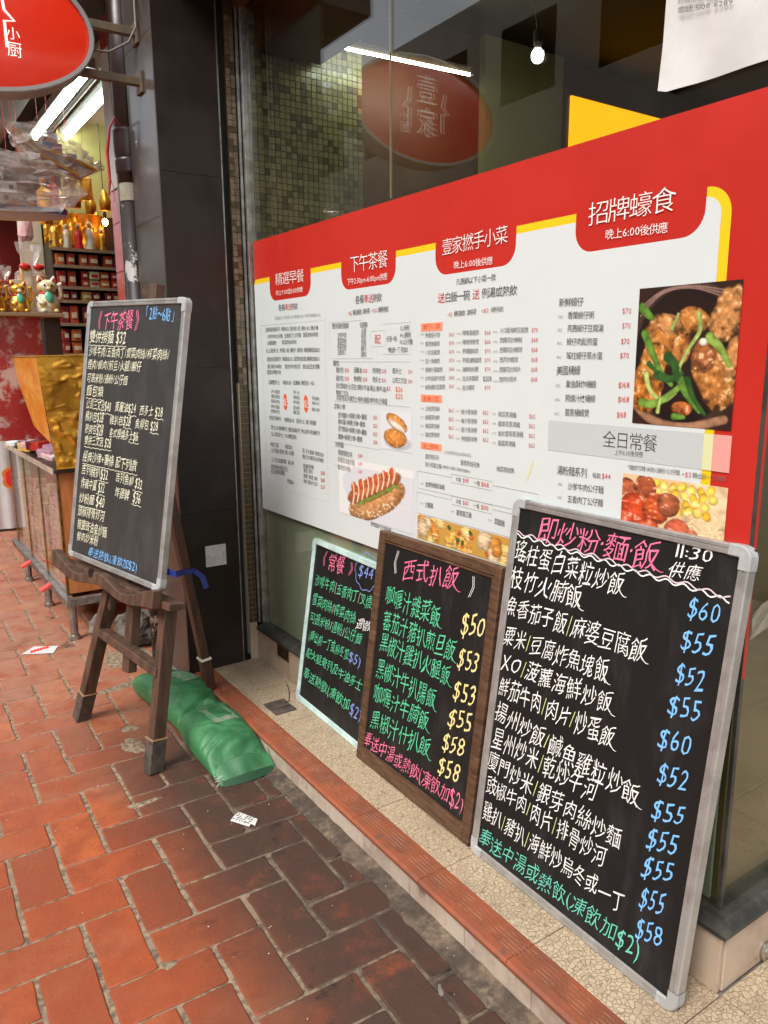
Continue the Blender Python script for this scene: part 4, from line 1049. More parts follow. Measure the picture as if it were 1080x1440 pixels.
def stroke(mb, F, pts, w, c=.0009):
    A, u, v, n = F; P = []
    for i, (a, b) in enumerate(pts):
        a0, b0 = pts[max(i-1, 0)]; a1, b1 = pts[min(i+1, len(pts)-1)]; d = math.hypot(a1-a0, b1-b0) or 1; nx, ny = -(b1-b0)/d, (a1-a0)/d
        P += [A+u*(a+nx*w/2)+v*(b+ny*w/2)+n*c, A+u*(a-nx*w/2)+v*(b-ny*w/2)+n*c]
    mb.add(P, [(2*i, 2*i+1, 2*i+3, 2*i+2) for i in range(len(pts)-1)])
def wavy(x0, y0, x1, y1, amp, per, n=60):
    L = math.hypot(x1-x0, y1-y0); r = []
    for i in range(n+1):
        t = i/n; r.append((x0+(x1-x0)*t, y0+(y1-y0)*t+amp*math.sin(2*math.pi*t*L/per)+.25*amp*math.sin(17*t)))
    return r

# ================= MENU BOARDS =================
def rrect(w, h, r, n=6, ins=0.):
    P = []
    rr = max(r-ins, .001)
    for cx, cy, a0 in ((w-ins-rr, ins+rr, -90), (w-ins-rr, h-ins-rr, 0), (ins+rr, h-ins-rr, 90), (ins+rr, ins+rr, 180)):
        for k in range(n+1):
            a = math.radians(a0+90*k/n); P.append((cx+rr*math.cos(a), cy+rr*math.sin(a)))
    return P
def metal_board(name, F, w, h, fw, r, frame_mat, cap_mat, face_mat, label, th=.02, group=None):
    A, u, v, n = F; base = A+u*w/2
    t = thing(name, label, 'menu board', base, group)
    # frame: four rounded rails with a shallow groove
    secs = [(0, -th), (0, -.003), (.0025, 0), (fw*.38, 0), (fw*.42, -.0015), (fw*.5, -.0015), (fw*.54, 0), (fw-.002, -.0005), (fw, -.004), (fw, -th*.8)]
    loops = [rrect(w, h, r, 6, i) for i, c in secs]; N = len(loops[0]); g = MB()
    vs = [A+u*a+v*b+n*secs[k][1] for k in range(len(secs)) for a, b in loops[k]]
    fs = [(k*N+i, k*N+(i+1) % N, (k+1)*N+(i+1) % N, (k+1)*N+i) for k in range(len(secs)-1) for i in range(N)]
    g.add(vs, fs); g.build('frame', frame_mat, t)
    # plastic corner caps: an L sleeve standing proud of the rail
    for sx, sy in ((0, 0), (1, 0), (1, 1), (0, 1)):
        g = MB(); cl = .042; secs2 = [(-.0012, -th-.001), (-.0012, -.002), (.0012, .0014), (fw*.9, .0014), (fw+.0008, -.002)]
        L = []
        for i, c in secs2:
            rr = max(r-i, .002); q = [(cl, i)]+[(i+rr-rr*math.sin(a), i+rr-rr*math.cos(a)) for a in [math.radians(90*k/6) for k in range(7)]]+[(i, cl)]
            L.append([((w-a) if sx else a, (h-b) if sy else b, c) for a, b in q])
        M2 = len(L[0]); vs = [A+u*a+v*b+n*c for l in L for a, b, c in l]
        fs = [(k*M2+i, k*M2+i+1, (k+1)*M2+i+1, (k+1)*M2+i) for k in range(len(L)-1) for i in range(M2-1)]
        g.add(vs, fs); g.build('corner_cap', cap_mat, t)
    g = MB(); g.fbox(F, fw-.004, w-fw+.004, fw-.004, h-fw+.004, -th*.75, -.005); g.build('panel', face_mat, t)
    g = MB(); g.fbox(F, .004, w-.004, .004, h-.004, -th, -th*.8); g.build('back_sheet', 'grout_dark', t)
    return t
def mkF(A, yaw, tilt, roll):
    u, v, n = frame(yaw, tilt, roll); return (Vector(A), u, v, n)
FB = mkF((1.141, 1.311, .08), -.013, .132, 0); FW = mkF((1.148, 1.866, .08), -.02, .140, .012); FS = mkF((1.189, 2.348, .08), -.03, .150, 0); FE = mkF((.551, 2.853, .612), .242, .155, -.03)
def off(F, c): return (F[0]+F[3]*c, F[1], F[2], F[3])
TH = .005
big = metal_board('menu_board', FB, .60, .90, .021, .022, 'aluminium', 'cap_plastic', 'board_black', 'largest black menu board with silver frame and blue prices, nearest on the step', th=.024)
FBi = off(FB, -TH+.0002)
rows = [tuple(list(q[:5])+[q[5]*(1.08 if q[0] == '11:30' else 1.15 if q[0] == '供應' else 1 if ('$' in q[0][:1] or '瑤' in q[0]) else 1.06)]+[q[6]]) for q in TXT['big']]
write('chalk_writing', FBi, rows, CH, big, hand=1.0, seed=5, weight=-.007, slash='l2', tails=True)
g = MB(); stroke(g, FBi, wavy(.012, .814, .573, .799, .004, .038, 90), .003); g.build('chalk_writing', 'chalk_w', big)
g = MB(); stroke(g, FBi, wavy(.012, .820, .573, .804, .004, .046, 90), .0028); g.build('chalk_writing', 'chalk_s', big)
# smudges of old chalk
small = metal_board('menu_board', FS, .475, .602, .021, .02, 'mint_frame', 'cap_mint', 'board_black', 'small black menu board with pale mint frame half hidden behind the wooden one', th=.02)
rows = [tuple(list(q[:6])+['bd' if q[6] == 'b' else q[6]]) for q in TXT['small']]
FSi = off(FS, -TH+.0002); write('chalk_writing', FSi, rows, CH, small, hand=1.1, seed=8, weight=-.005, slash='s')
g = MB(); pts = []
r44 = [q for q in rows if q[0] == '$44'][0]; cx, cy = (r44[1]+r44[3])/2, (r44[2]+r44[4])/2
for k in range(61):
    a = 2*math.pi*k/60; rr = 1+.13*abs(math.sin(4.5*a)); pts.append((cx+.062*rr*math.cos(a), cy+.055*rr*math.sin(a)))
stroke(g, FSi, pts, .0025); g.build('chalk_writing', 'chalk_bd', small)
# wooden board
A, u, v, n = FW; W, H = .549, .72
wb = thing('menu_board', 'wooden framed blackboard with green dishes and yellow prices on the step', 'menu board', A+u*W/2)
fw = .027
def rail(a0, a1, b0, b1, mat, miter):
    g = MB(); g.fbox(FW, a0, a1, b0, b1, -.03, 0); return g.build('frame_rail', mat, wb, bevel=.004)
rail(0, fw, 0, H, 'walnut', 0); rail(W-fw, W, 0, H, 'walnut', 0)
rail(fw+.0004, W-fw-.0004, 0, fw*1.5, 'walnut_h', 0); rail(fw+.0004, W-fw-.0004, H-fw, H, 'walnut_h', 0)
g = MB()
for a0, a1, b0, b1 in ((fw, fw+.006, fw, H-fw), (W-fw-.006, W-fw, fw, H-fw), (fw+.006, W-fw-.006, fw*1.5, fw*1.5+.006), (fw+.006, W-fw-.006, H-fw-.006, H-fw)): g.fbox(FW, a0, a1, b0, b1, -.02, -.003)
g.build('inner_bead', 'walnut', wb)
g = MB(); g.fbox(FW, fw-.003, W-fw+.003, fw, H-fw+.003, -.02, -.007); g.build('panel', 'board_black', wb)
FWi = off(FW, -.007+.0002); write('chalk_writing', FWi, [tuple([q[0], q[1]-(.016 if '$' in q[0] else .003), q[2], q[3]-.016]+list(q[4:])) for q in TXT['wood']], CH, wb, hand=1.05, seed=11, weight=-.006, tails=True)

# ================= WINDOW MENU POSTER =================
FP = (Vector((1.275, 2.747, 0)), Vector((0, -1, 0)), Vector((0, 0, 1)), Vector((-1, 0, 0)))
def pp(a, b, w): return FP[0]+FP[1]*a+FP[2]*b+FP[3]*w
pos = thing('window_menu', 'large red and white printed menu covering the restaurant window', 'menu poster', (1.275, 1.74, .718))
g = MB(); g.prism([(0, .718), (2.0185, .718), (2.0185, 1.728), (0, 1.728)], -.0016, 0, pp); g.build('red_sheet', 'poster_red', pos)
g = MB(); g.box(1.2767, 1.2855, YC-.0046, YC-.0041, .718, 1.728); g.build('red_sheet', 'poster_red', pos)
def arc(cx, cy, r, a0, a1, n=8): return [(cx+r*math.cos(math.radians(a0+(a1-a0)*k/n)), cy+r*math.sin(math.radians(a0+(a1-a0)*k/n))) for k in range(n+1)]
TABS = [(.130, .439, 1.506), (.634, .929, 1.507), (1.108, 1.406, 1.509), (1.583, 1.884, 1.512)]
def outline(top, right, rc):
    P = [(0.0, .7185)]+[(right, .7185)]+arc(right-rc, top-rc, rc, 0, 90, 10)
    xs = TABS[::-1]
    for i, (a, b, z) in enumerate(xs):
        P += [(b, top)]+arc(b-.045, z+.045, .045, 0, -90, 8)+arc(a+.045, z+.045, .045, -90, -180, 8)+[(a, top)]
    P += [(.012, top), (0.0, top-.012)]; return P
def flat(name, pts, c, mat):
    g = MB(); g.add([pp(a, b, c) for a, b in pts], [tuple(range(len(pts)))[::-1]]); g.build(name, mat, pos)
flat('yellow_border', outline(1.592, 1.934, .05), .0006, 'poster_yellow')
# white ground sits inside the border (tabs stay flush, border shows only on top and right)
def outline2(top, right, rc):
    P = [(0.0, .7183)]+[(right, .7183)]+arc(right-rc, top-rc, rc, 0, 90, 10)
    for i, (a, b, z) in enumerate(TABS[::-1]):
        P += [(b, top)]+arc(b-.045, z+.045, .045, 0, -90, 8)+arc(a+.045, z+.045, .045, -90, -180, 8)+[(a, top)]
    P += [(.0, top)]; return P
flat('white_ground', outline2(1.575, 1.915, .031), .0012, 'poster_white')
def prect(name, a0, a1, b0, b1, c, mat): flat(name, [(a0, b0), (a1, b0), (a1, b1), (a0, b1)], c, mat)
for z0, z1 in ((1.370, 1.3915), (1.1826, 1.2027), (1.0535, 1.0725)): prect('section_tag', 1.047, 1.141, z0, z1, .0018, 'salmon')
prect('band', 1.527, 1.915, 1.094, 1.161, .0018, 'band_grey'); prect('band', 1.915, 1.934, 1.094, 1.161, .0018, 'band_lime'); prect('band', 1.934, 1.97, 1.094, 1.161, .0018, 'band_pink')
g = MB()
def pl(pts, w=.0011): stroke(g, FP, pts, w, .0019)
pl([(.048, 1.423), (.53, 1.423), (.525, .82), (.05, .82), (.048, 1.423)], .0009)
for P in ([(1.0331, .9887), (1.184, .9887)], [(1.345, .9887), (1.503, .9887), (1.503, .94), (1.0331, .94), (1.0331, .9887)], [(1.184, .998), (1.3455, .998), (1.3455, .9755), (1.184, .9755), (1.184, .998)], [(1.031, .928), (1.185, .928)], [(1.347, .928), (1.503, .928), (1.503, .8685), (1.031, .8685), (1.031, .928)], [(1.185, .939), (1.347, .939), (1.347, .916), (1.185, .916), (1.185, .939)]): pl(P)
for P in ([(.557, 1.413), (.75, 1.413)], [(.557, 1.413), (.557, 1.3), (.81, 1.3), (.81, 1.34)], [(.799, 1.379), (.877, 1.379), (.877, 1.334), (.799, 1.334), (.799, 1.379)], [(.862, 1.397), (1.0, 1.397), (1.0, 1.311), (.862, 1.311)], [(.58, 1.29), (1.0, 1.29)], [(.575, 1.165), (1.0, 1.165)], [(.57, 1.03), (.85, 1.03)], [(.57, .955), (.77, .955), (.77, 1.03)]): pl(P, .0008)
g.build('frame_lines', 'ink_e', pos)
for ca_, cb_ in ((.227, 1.147), (.384, 1.147)): flat('round_badge', [(ca_+.0165*math.cos(k*.2618), cb_+.03*math.sin(k*.2618)) for k in range(24)], .0018, 'ink_o')
flat('pen_mark', [(1.4629, 1.0136), (1.468, 1.02), (1.484, 1.058), (1.484, 1.066), (1.478, 1.06), (1.463, 1.022)], .0018, 'band_lime')
big_ = [q for q in TXT['poster'] if q[5] > .03]; sm_ = [tuple(list(q[:6])+[{'k': 'm', 'r': 'rm'}.get(q[6], q[6])]) for q in TXT['poster'] if q[5] <= .0135]; md_ = [q for q in TXT['poster'] if .0135 < q[5] <= .03]
INK['m'] = 'ink_m'; INK['rm'] = 'ink_rm'
write('lettering', FP, big_, INK, pos, c=.0024, weight=-.008); write('lettering', FP, md_, INK, pos, c=.0024); write('lettering', FP, sm_, INK, pos, c=.0024, weight=-.004)
write('lettering', (Vector((1.275, 2.747, 0))+Vector((-.0, 0, 0)), FP[1], FP[2], FP[3]), TXT['paper'], INK, NOTICE, c=.0085)

# ---- printed food pictures: a colour grid computed here ----
def fbm(h, w, cells, oct=4, seed=0):
    r = np.random.RandomState(seed); out = np.zeros((h, w)); amp = 1; tot = 0
    for o in range(oct):
        n = cells*2**o; gnd_ = r.rand(n+2, n+2); yy = np.linspace(0, n, h, endpoint=False)[:, None]; xx = np.linspace(0, n*w/max(h, w) if w < h else n, w, endpoint=False)[None, :]
        yi, xi = yy.astype(int), xx.astype(int); fy, fx = yy-yi, xx-xi; fy = fy*fy*(3-2*fy); fx = fx*fx*(3-2*fx)
        v = (gnd_[yi, xi]*(1-fy)*(1-fx)+gnd_[yi+1, xi]*fy*(1-fx)+gnd_[yi, xi+1]*(1-fy)*fx+gnd_[yi+1, xi+1]*fy*fx)
        out += v*amp; tot += amp; amp *= .55
    return out/tot
class Pic:
    def __init__(s, w, h, bg, asp):
        s.w, s.h = w, h; s.asp = asp; s.im = np.zeros((h, w, 3))+np.array(bg); s.X, s.Y = np.meshgrid(np.linspace(0, asp, w), np.linspace(0, 1, h)); s.sd = 1
    def paint(s, m, col, tex=None): m = np.clip(m, 0, 1)[..., None]; c = np.array(col)*(tex[..., None] if tex is not None else 1); s.im = s.im*(1-m)+c*m
    def blob(s, cx, cy, rx, ry, rot, col, rough=.25, tex=.6, cells=14, soft=.06, hi=None):
        s.sd += 1; c, n = math.cos(rot), math.sin(rot); dx, dy = s.X-cx, s.Y-cy; x = (dx*c+dy*n)/rx; y = (-dx*n+dy*c)/ry
        f = fbm(s.h, s.w, 7, 3, s.sd)-.5; r = np.sqrt(x*x+y*y)+f*rough*2
        m = np.clip((1-r)/soft, 0, 1); f2 = fbm(s.h, s.w, cells, 4, s.sd+99)
        sh = .25+1.0*np.clip(1-r, 0, 1)**.45*(1-.35*y)+tex*(f2-.5)*1.5
        s.paint(m, col, np.clip(sh, .12, 1.6))
        if hi is not None: s.paint(m*np.clip((f2-.66)*12, 0, 1)*.75, hi)
    def stroke(s, pts, w, col, tex=.3, w2=None):
        s.sd += 1; d = np.full(s.X.shape, 9.); n = 150 if w < .012 else 60; P = np.array(pts, float); t = np.linspace(0, len(P)-1, n)
        for k, q in enumerate(t):
            i = min(int(q), len(P)-2); f = q-i; p0 = P[max(i-1, 0)]; p1, p2 = P[i], P[i+1]; p3 = P[min(i+2, len(P)-1)]
            c = .5*((2*p1)+(-p0+p2)*f+(2*p0-5*p1+4*p2-p3)*f*f+(-p0+3*p1-3*p2+p3)*f**3)
            ww = w+((w2 if w2 is not None else w)-w)*k/(n-1); d = np.minimum(d, np.hypot(s.X-c[0], s.Y-c[1])/ww)
        f2 = fbm(s.h, s.w, 22, 3, s.sd); s.paint(np.clip((1-d)/.25, 0, 1), col, np.clip(1.15-.55*d*d+tex*(f2-.5)*2, .1, 1.7))
    def place(s, name, a0, a1, b0, b1, c=.0021):
        h, w = s.h, s.w; us = np.linspace(a0, a1, w); vs = np.linspace(b1, b0, h)
        co = [tuple(pp(float(a), float(b), c)-ORG[pos.name]) for b in vs for a in us]
        fs = [(r*w+q+1, r*w+q, (r+1)*w+q, (r+1)*w+q+1)[::-1] for r in range(h-1) for q in range(w-1)]
        me = bpy.data.meshes.new(name); me.from_pydata(co, [], fs); at = me.color_attributes.new('Col', 'FLOAT_COLOR', 'POINT')
        a = np.ones((h*w, 4), dtype=np.float32); a[:, :3] = np.clip(s.im, 0, 1).reshape(-1, 3); at.data.foreach_set('color', a.ravel())
        me.materials.append(MATS['photo_print']); o = bpy.data.objects.new(name, me); COL.objects.link(o); o.parent = pos; return o
m = bpy.data.materials.new('photo_print'); m.use_nodes = True; b = m.node_tree.nodes['Principled BSDF']; b.inputs['Roughness'].default_value = .4
a = m.node_tree.nodes.new('ShaderNodeAttribute'); a.attribute_name = 'Col'; m.node_tree.links.new(a.outputs['Color'], b.inputs['Base Color']); MATS['photo_print'] = m
# claypot of chicken with spring onions
q = Pic(150, 184, (.03, .012, .008), .81)
q.blob(.40, .52, .47, .56, 0, (.1, .05, .03), .03, .3, 8, .03); q.blob(.40, .50, .43, .50, 0, (.02, .008, .006), .02, .2)
for k in range(3): q.stroke([(.02, .2-.03*k), (.2, .05-.01*k), (.45, .03-.008*k), (.78, .14-.03*k)], .006, (.26, .16, .13), .3)
q.stroke([(-.02, .82), (.16, .96), (.45, 1.0), (.75, .93)], .035, (.32, .16, .09), .5)
CK = (.42, .16, .035); CK2 = (.5, .22, .07); HL = (.85, .6, .33)
for cx, cy, rx, ry, ro, c in [(.10, .72, .16, .2, .5, (.45, .15, .02)), (.24, .38, .17, .2, -.6, CK), (.45, .25, .15, .09, .1, CK), (.71, .23, .12, .2, .25, CK2), (.37, .45, .1, .12, .3, CK), (.16, .55, .12, .16, .2, (.5, .2, .04)), (.65, .66, .15, .24, -.45, CK), (.56, .5, .1, .12, 0, (.3, .1, .03)), (.42, .87, .09, .06, 0, (.45, .13, .03)), (.78, .52, .07, .16, .1, CK2), (.27, .27, .13, .08, .4, CK2)]:
    q.blob(cx, cy, rx, ry, ro, c, .24, 1.7, 26, .12, HL)
GN = (.12, .27, .035); GD = (.03, .1, .02); GL = (.42, .52, .14)
for P, w, c in [([(.03, .14), (.1, .2), (.13, .22)], .03, GN), ([(.07, .33), (.15, .48), (.22, .6), (.32, .7)], .027, GN), ([(.1, .62), (.14, .74), (.26, .82), (.36, .76)], .018, GL), ([(.08, .84), (.2, .84), (.36, .74), (.42, .68)], .028, (.2, .36, .05)), ([(.5, .2), (.52, .32), (.44, .45), (.38, .58), (.4, .66)], .016, GL), ([(.36, .6), (.44, .75), (.56, .88)], .03, GN), ([(.45, .66), (.5, .78), (.6, .9)], .022, GD), ([(.6, .37), (.68, .44), (.76, .56)], .03, (.25, .38, .06)), ([(.3, .3), (.34, .2)], .016, GL), ([(.2, .63), (.3, .66), (.4, .62)], .03, GD), ([(.28, .5), (.34, .56), (.36, .66)], .034, GD), ([(.12, .55), (.2, .62)], .02, GD), ([(.22, .9), (.24, .8)], .015, GL), ([(.36, .93), (.44, .93)], .022, GN)]:
    q.stroke(P, w*1.35, tuple(k*.8 for k in c), .7, w*.7)
q.blob(.55, .4, .035, .03, .2, (.8, .72, .6), .2, .3)
q.place('dish_photo', 1.754, 1.967, 1.170, 1.429)
# noodles and meatballs
q = Pic(150, 70, (.75, .5, .28), 2.1)
q.blob(1.7, .4, .6, .5, 0, (.85, .62, .38), .2, .5, 10, .2); 
for k in range(14):
    a = k*.7; q.stroke([(1.2+.06*k % .9, .5+.3*math.sin(a)), (1.4+.05*k % .8, .7+.2*math.cos(a)), (1.7, .6+.3*math.sin(a+1)), (2.05, .7+.25*math.cos(2*a))], .022, (.88, .58, .33), .3)
for k in range(26): q.blob(.72+.045*k, .10+.13*(k % 4)+.02*(k % 3), .1, .085, k, [(.86, .56, .06), (.9, .66, .14), (.8, .46, .04)][k % 3], .12, .5, 14, .12, (.95, .8, .4))
for cx, cy, r, c in [(.1, .25, .2, (.42, .1, .04)), (.5, .2, .25, (.38, .09, .035)), (.3, .62, .34, (.6, .07, .02)), (.75, .55, .3, (.55, .09, .025)), (.05, .85, .25, (.65, .08, .03)), (1.0, .45, .24, (.4, .11, .045)), (.62, .95, .25, (.7, .1, .03)), (1.2, .9, .28, (.62, .13, .06)), (1.5, .95, .16, (.75, .2, .1))]:
    q.blob(cx, cy, r, r*.9, 0, c, .12, .9, 20, .06, (.9, .45, .3))
q.place('dish_photo', 1.739, 1.971, .955, 1.067)
# fried cutlet
q = Pic(80, 70, (.68, .7, .73), 1.3)
q.blob(.75, .8, .6, .2, 0, (.58, .59, .62), .05, .1, 8, .3)
q.blob(.62, .68, .5, .26, .05, (.62, .24, .05), .07, .8, 26, .08, (.85, .5, .2)); q.blob(.68, .28, .48, .2, .35, (.66, .28, .07), .07, .8, 26, .08, (.85, .5, .2)); q.blob(.68, .36, .42, .09, .35, (.82, .66, .55), .1, .3, 12, .15)
q.place('dish_photo', .848, 1.006, 1.036, 1.149)
# hot dog
q = Pic(130, 100, (.75, .75, .73), 2.5)
q.paint(((q.Y > .12+.25*(q.X/2.5)*0) & (q.X-.15 > .9*(q.Y-.5)) & (q.X > .15) & (q.Y > .22+(.35-q.X)*.5))*1., (.64, .65, .68))
q.blob(1.3, .62, 1.0, .3, -.32, (.58, .27, .1), .04, .6, 26, .05, (.85, .62, .38)); q.blob(1.22, .42, .98, .2, -.32, (.5, .2, .06), .05, .5, 14, .06)
q.blob(1.2, .43, .95, .12, -.32, (.55, .14, .05), .04, .5, 12, .08, (.85, .5, .35))
for k in range(6): q.blob(.55+.26*k, .5-.075*k-(.02), .1, .1, 0, (.66, .1, .03), .1, .4, 10, .1)
for k in range(9): q.stroke([(.5+.17*k, .78-.065*k), (.56+.17*k, .6-.06*k), (.52+.17*k, .42-.055*k)], .025, (.8, .6, .42), .2)
for k in range(6): q.stroke([(.7+.22*k, .8-.09*k), (.82+.22*k, .7-.08*k), (.92+.22*k, .72-.08*k)], .03, (.16, .25, .04), .4)
rs = np.random.RandomState(4)
for k in range(60):
    x = rs.uniform(.6, 2.2); y = .72-.34*(x-1.2)*.95*.33/.33*.33+rs.uniform(-.02, .2)-.12*(x-1.2); q.paint((np.hypot((q.X-x)/1.6, q.Y-y) < .012)*1., (.85, .7, .5))
q.place('dish_photo', .60, 1.017, .80, .985)
# oyster omelette strip
q = Pic(150, 40, (.55, .3, .06), 6.2)
for k in range(26):
    q.blob(rs.uniform(0, 6.2), rs.uniform(0, 1), rs.uniform(.25, .55), rs.uniform(.2, .4), rs.uniform(-1, 1), [(.75, .42, .08), (.8, .55, .2), (.6, .25, .04), (.68, .5, .3)][k % 4], .2, .8, 20, .1, (.92, .75, .42))
for k in range(10): q.blob(2.2+rs.uniform(-.6, 3.), rs.uniform(.2, .9), .14, .1, rs.uniform(-1, 1), [(.06, .12, .03), (.6, .12, .03)][k % 2], .2, .5, 14, .1)
q.place('dish_photo', 1.034, 1.42, .795, .8655)
# ================= EASEL AND ITS BOARD =================
ez = thing('easel', 'dark brown wooden easel with wavy ledge standing on the brick pavement', 'easel', (.62, 2.5, 0))
A, u, v, n = FE
def ep(a, b, c=0.): return A+u*a+v*b+n*c
FOOT = []
for (ta, tb), q in (((.250, -.03), Vector((.535, 2.80, 0))), ((.592, -.03), Vector((.638, 2.28, 0)))):
    p = ep(ta, tb, -.045)
    FOOT.append(q)
    g = MB(); g.bar(q, p, .046, .036, up=u); g.build('leg', 'easel_wood', ez, bevel=.003)
    qq = q+(p-q)*.2
    g = MB(); g.bar(q+Vector((0, 0, .001)), qq, .053, .043, up=u); g.build('leg_foot', 'easel_foot', ez, bevel=.004)
    g = MB(); g.bar(qq, qq+(p-q)*.006, .056, .046, up=u); g.build('foot_band', 'tile_edge', ez)
# diagonal gussets under the ledge
for a, b in ((.185, .03), (.535, -.03)):
    g = MB(); g.prism([(a, -.05), (a+.07, -.05), (a+.07, -.15), (a+.055, -.14)] if a < .4 else [(a-.02, -.05), (a+.04, -.05), (a+.04, -.14), (a+.025, -.12), (a+.01, -.075)], -.052, -.036, ep); g.build('gusset', 'easel_wood', ez, bevel=.002)
g = MB(); g.bar(ep(.165, -.235, -.05), ep(.60, -.262, -.035), .03, .042, up=n); g.build('stretcher', 'easel_wood', ez, bevel=.003)
g = MB(); g.bar(ep(.375, -.33, -.058), ep(.340, .958, -.058), .034, .042, up=u); g.build('centre_post', 'easel_wood', ez, bevel=.003)
# ledge: wavy lip and shelf
g = MB(); P = []
K = 36
def lip(s): return -.018+.019*math.cos(4*math.pi*s)+.007*math.cos(2*math.pi*s)
for k in range(K+1):
    s = k/K; P.append((-.055+.675*s, lip(s)+(.004 if s < .03 or s > .97 else 0)))
low = [(-.055+.675*(1-k/K), -.057+.010*math.cos(4*math.pi*(1-k/K))) for k in range(K+1)]
g.prism(P+low, -.012, .022, lambda a, b, w: ep(a, b-.0, w+.012)); o = g.build('ledge_lip', 'easel_wood', ez, bevel=.004)
g = MB(); g.fbox((A, u, v, n), -.04, .66, -.047, -.024, -.06, -.0005); g.build('ledge_shelf', 'easel_wood', ez, bevel=.003)
g = MB(); g.lathe(ep(.235, -.014, .0345), [(.016, -.006), (.016, .0003)], 14, axis=n); g.build('hand_hole', 'dark_void', ez)
# rear leg resting on the step
top = Vector((.791, 2.70, 1.46)); bot = Vector((.966, 2.612, ZT))
g = MB(); g.bar(bot, top, .045, .03, up=(1, 0, 0)); g.build('rear_leg', 'rear_wood', ez, bevel=.002)
qq = bot+(top-bot)*.085
g = MB(); g.bar(bot+(top-bot)*.001, qq, .05, .036, up=(1, 0, 0)); g.build('leg_foot', 'rear_wood', ez, bevel=.003)
g = MB(); g.bar(qq, qq+(top-bot)*.006, .053, .039, up=(1, 0, 0)); g.build('foot_band', 'chalk_l', ez)
g = MB(); pts = [ep(.585, .062, -.032), ep(.63, .062, -.034), Vector((.885, 2.61, .548)), Vector((.93, 2.61, .545)), Vector((.95, 2.585, .525)), Vector((.957, 2.575, .485))]
for i in range(len(pts)-1): g.bar(pts[i], pts[i+1]+(pts[i+1]-pts[i])*.03, .003, .02, up=(0, 0, 1) if i < 3 else (1, 0, .1))
g.build('strap', 'blue_strap', ez)
eb = metal_board('menu_board', FE, .60, .90, .019, .02, 'aluminium', 'cap_plastic', 'board_grey', 'tall grey-black menu board with silver frame held on the brown easel', th=.022)
FEi = off(FE, -TH+.0002); write('chalk_writing', FEi, [tuple([q[0], q[1], q[2]+(.022 if '奉送' in q[0] else 0), q[3], q[4]+(.022 if '奉送' in q[0] else 0), q[5]*1.04, q[6]]) for q in TXT['easel']], CH, eb, hand=.8, seed=21, weight=-.004)
g = MB()
for r in TXT['easel']:
    if '$' in r[0] or r[0] in ('麵包類',) or '1款' in r[0]:
        u0, v0, u1, v1 = r[1], r[2], r[3], r[4]
        if '$' in r[0] and r[0][0] not in '雙炒': u0 = u1-(u1-u0)*.33; v0 = v1
        if '奉送' in r[0]: continue
        stroke(g, FEi, wavy(u0, v0-r[5]*.78, u1+.006, v1-r[5]*.78, .0016, .03, 24), .0018)
g.build('chalk_writing', 'chalk_l', eb, kind='stuff')

# ================= SAND BAG =================
def bag():
    sp = [(.792, 3.0, .004, .02), (.805, 2.955, .035, .05), (.835, 2.86, .082, .095), (.86, 2.74, .098, .118), (.872, 2.62, .10, .12), (.874, 2.53, .092, .10), (.872, 2.47, .088, .094), (.868, 2.38, .097, .118), (.866, 2.29, .1, .118), (.868, 2.21, .1, .10), (.872, 2.145, .098, .055), (.874, 2.105, .096, .022)]
    n, ns = 72, 150; vs = []; RF = fbm(ns+1, n+1, 5, 3, 41); RG = fbm(ns+1, n+1, 9, 3, 42)
    xs = np.array(sp); t = np.linspace(0, len(sp)-1, ns)
    for qi, q in enumerate(t):
        i = min(int(q), len(sp)-2); f = q-i; f = f*f*(3-2*f) if False else f
        p0 = xs[max(i-1, 0)]; p1 = xs[i]; p2 = xs[i+1]; p3 = xs[min(i+2, len(sp)-1)]
        c = .5*((2*p1)+(-p0+p2)*f+(2*p0-5*p1+4*p2-p3)*f*f+(-p0+3*p1-3*p2+p3)*f**3)
        for k in range(n):
            a = 2*math.pi*k/n; ca_, sa_ = math.cos(a), math.sin(a)
            x = c[2]*math.copysign(abs(ca_)**.75, ca_); z = c[3]*.5*math.copysign(abs(sa_)**(.8 if sa_ > 0 else .45), sa_)
            w = max(0, sa_)
            y = c[1]
            # diagonal pull folds round the neck in the middle and at the mouth
            dm = (q-5.6)/1.7; mid = math.exp(-dm*dm)
            w1 = .011*mid*math.sin(38*(x*.9+(y-2.5)*.55))*w
            w2 = .0055*math.exp(-((q-9.4)/1.3)**2)*math.sin(70*x+9*math.sin(30*y))*w
            w3 = .0045*math.sin(21*y+26*x)*w+.0035*math.sin(47*y-19*x+1+2*math.sin(11*y))*w+.002*math.sin(90*y+60*x)*w
            cr_ = -.022*math.exp(-((y-2.5-.55*x)/.013)**2)*w
            rid = -.010*max(0, 1-abs(RF[qi, k]-.5)*26)*(.3+mid)-.004*max(0, 1-abs(RG[qi, k]-.5)*24); rid *= w
            vs.append((c[0]+x, y+.012*math.sin(9*x)*mid, max(.001, c[3]*.5+z+w1*.8+w2+w3*.7+cr_+rid)))
    fs = [(i*n+k, i*n+(k+1) % n, (i+1)*n+(k+1) % n, (i+1)*n+k) for i in range(ns-1) for k in range(n)]
    fs += [tuple(range(n))[::-1], tuple((ns-1)*n+k for k in range(n))]
    return vs, [f[::-1] for f in fs]
vs, fs = bag(); sb = thing('sandbag', 'green woven sandbag lying along the red edge of the step', 'sandbag', (.865, 2.55, 0))
g = MB(); g.add(vs, fs); body = g.build('bag_body', 'sandbag', sb, smooth=True)
from mathutils.bvhtree import BVHTree
bvh = BVHTree.FromPolygons([Vector(q) for q in vs], fs)
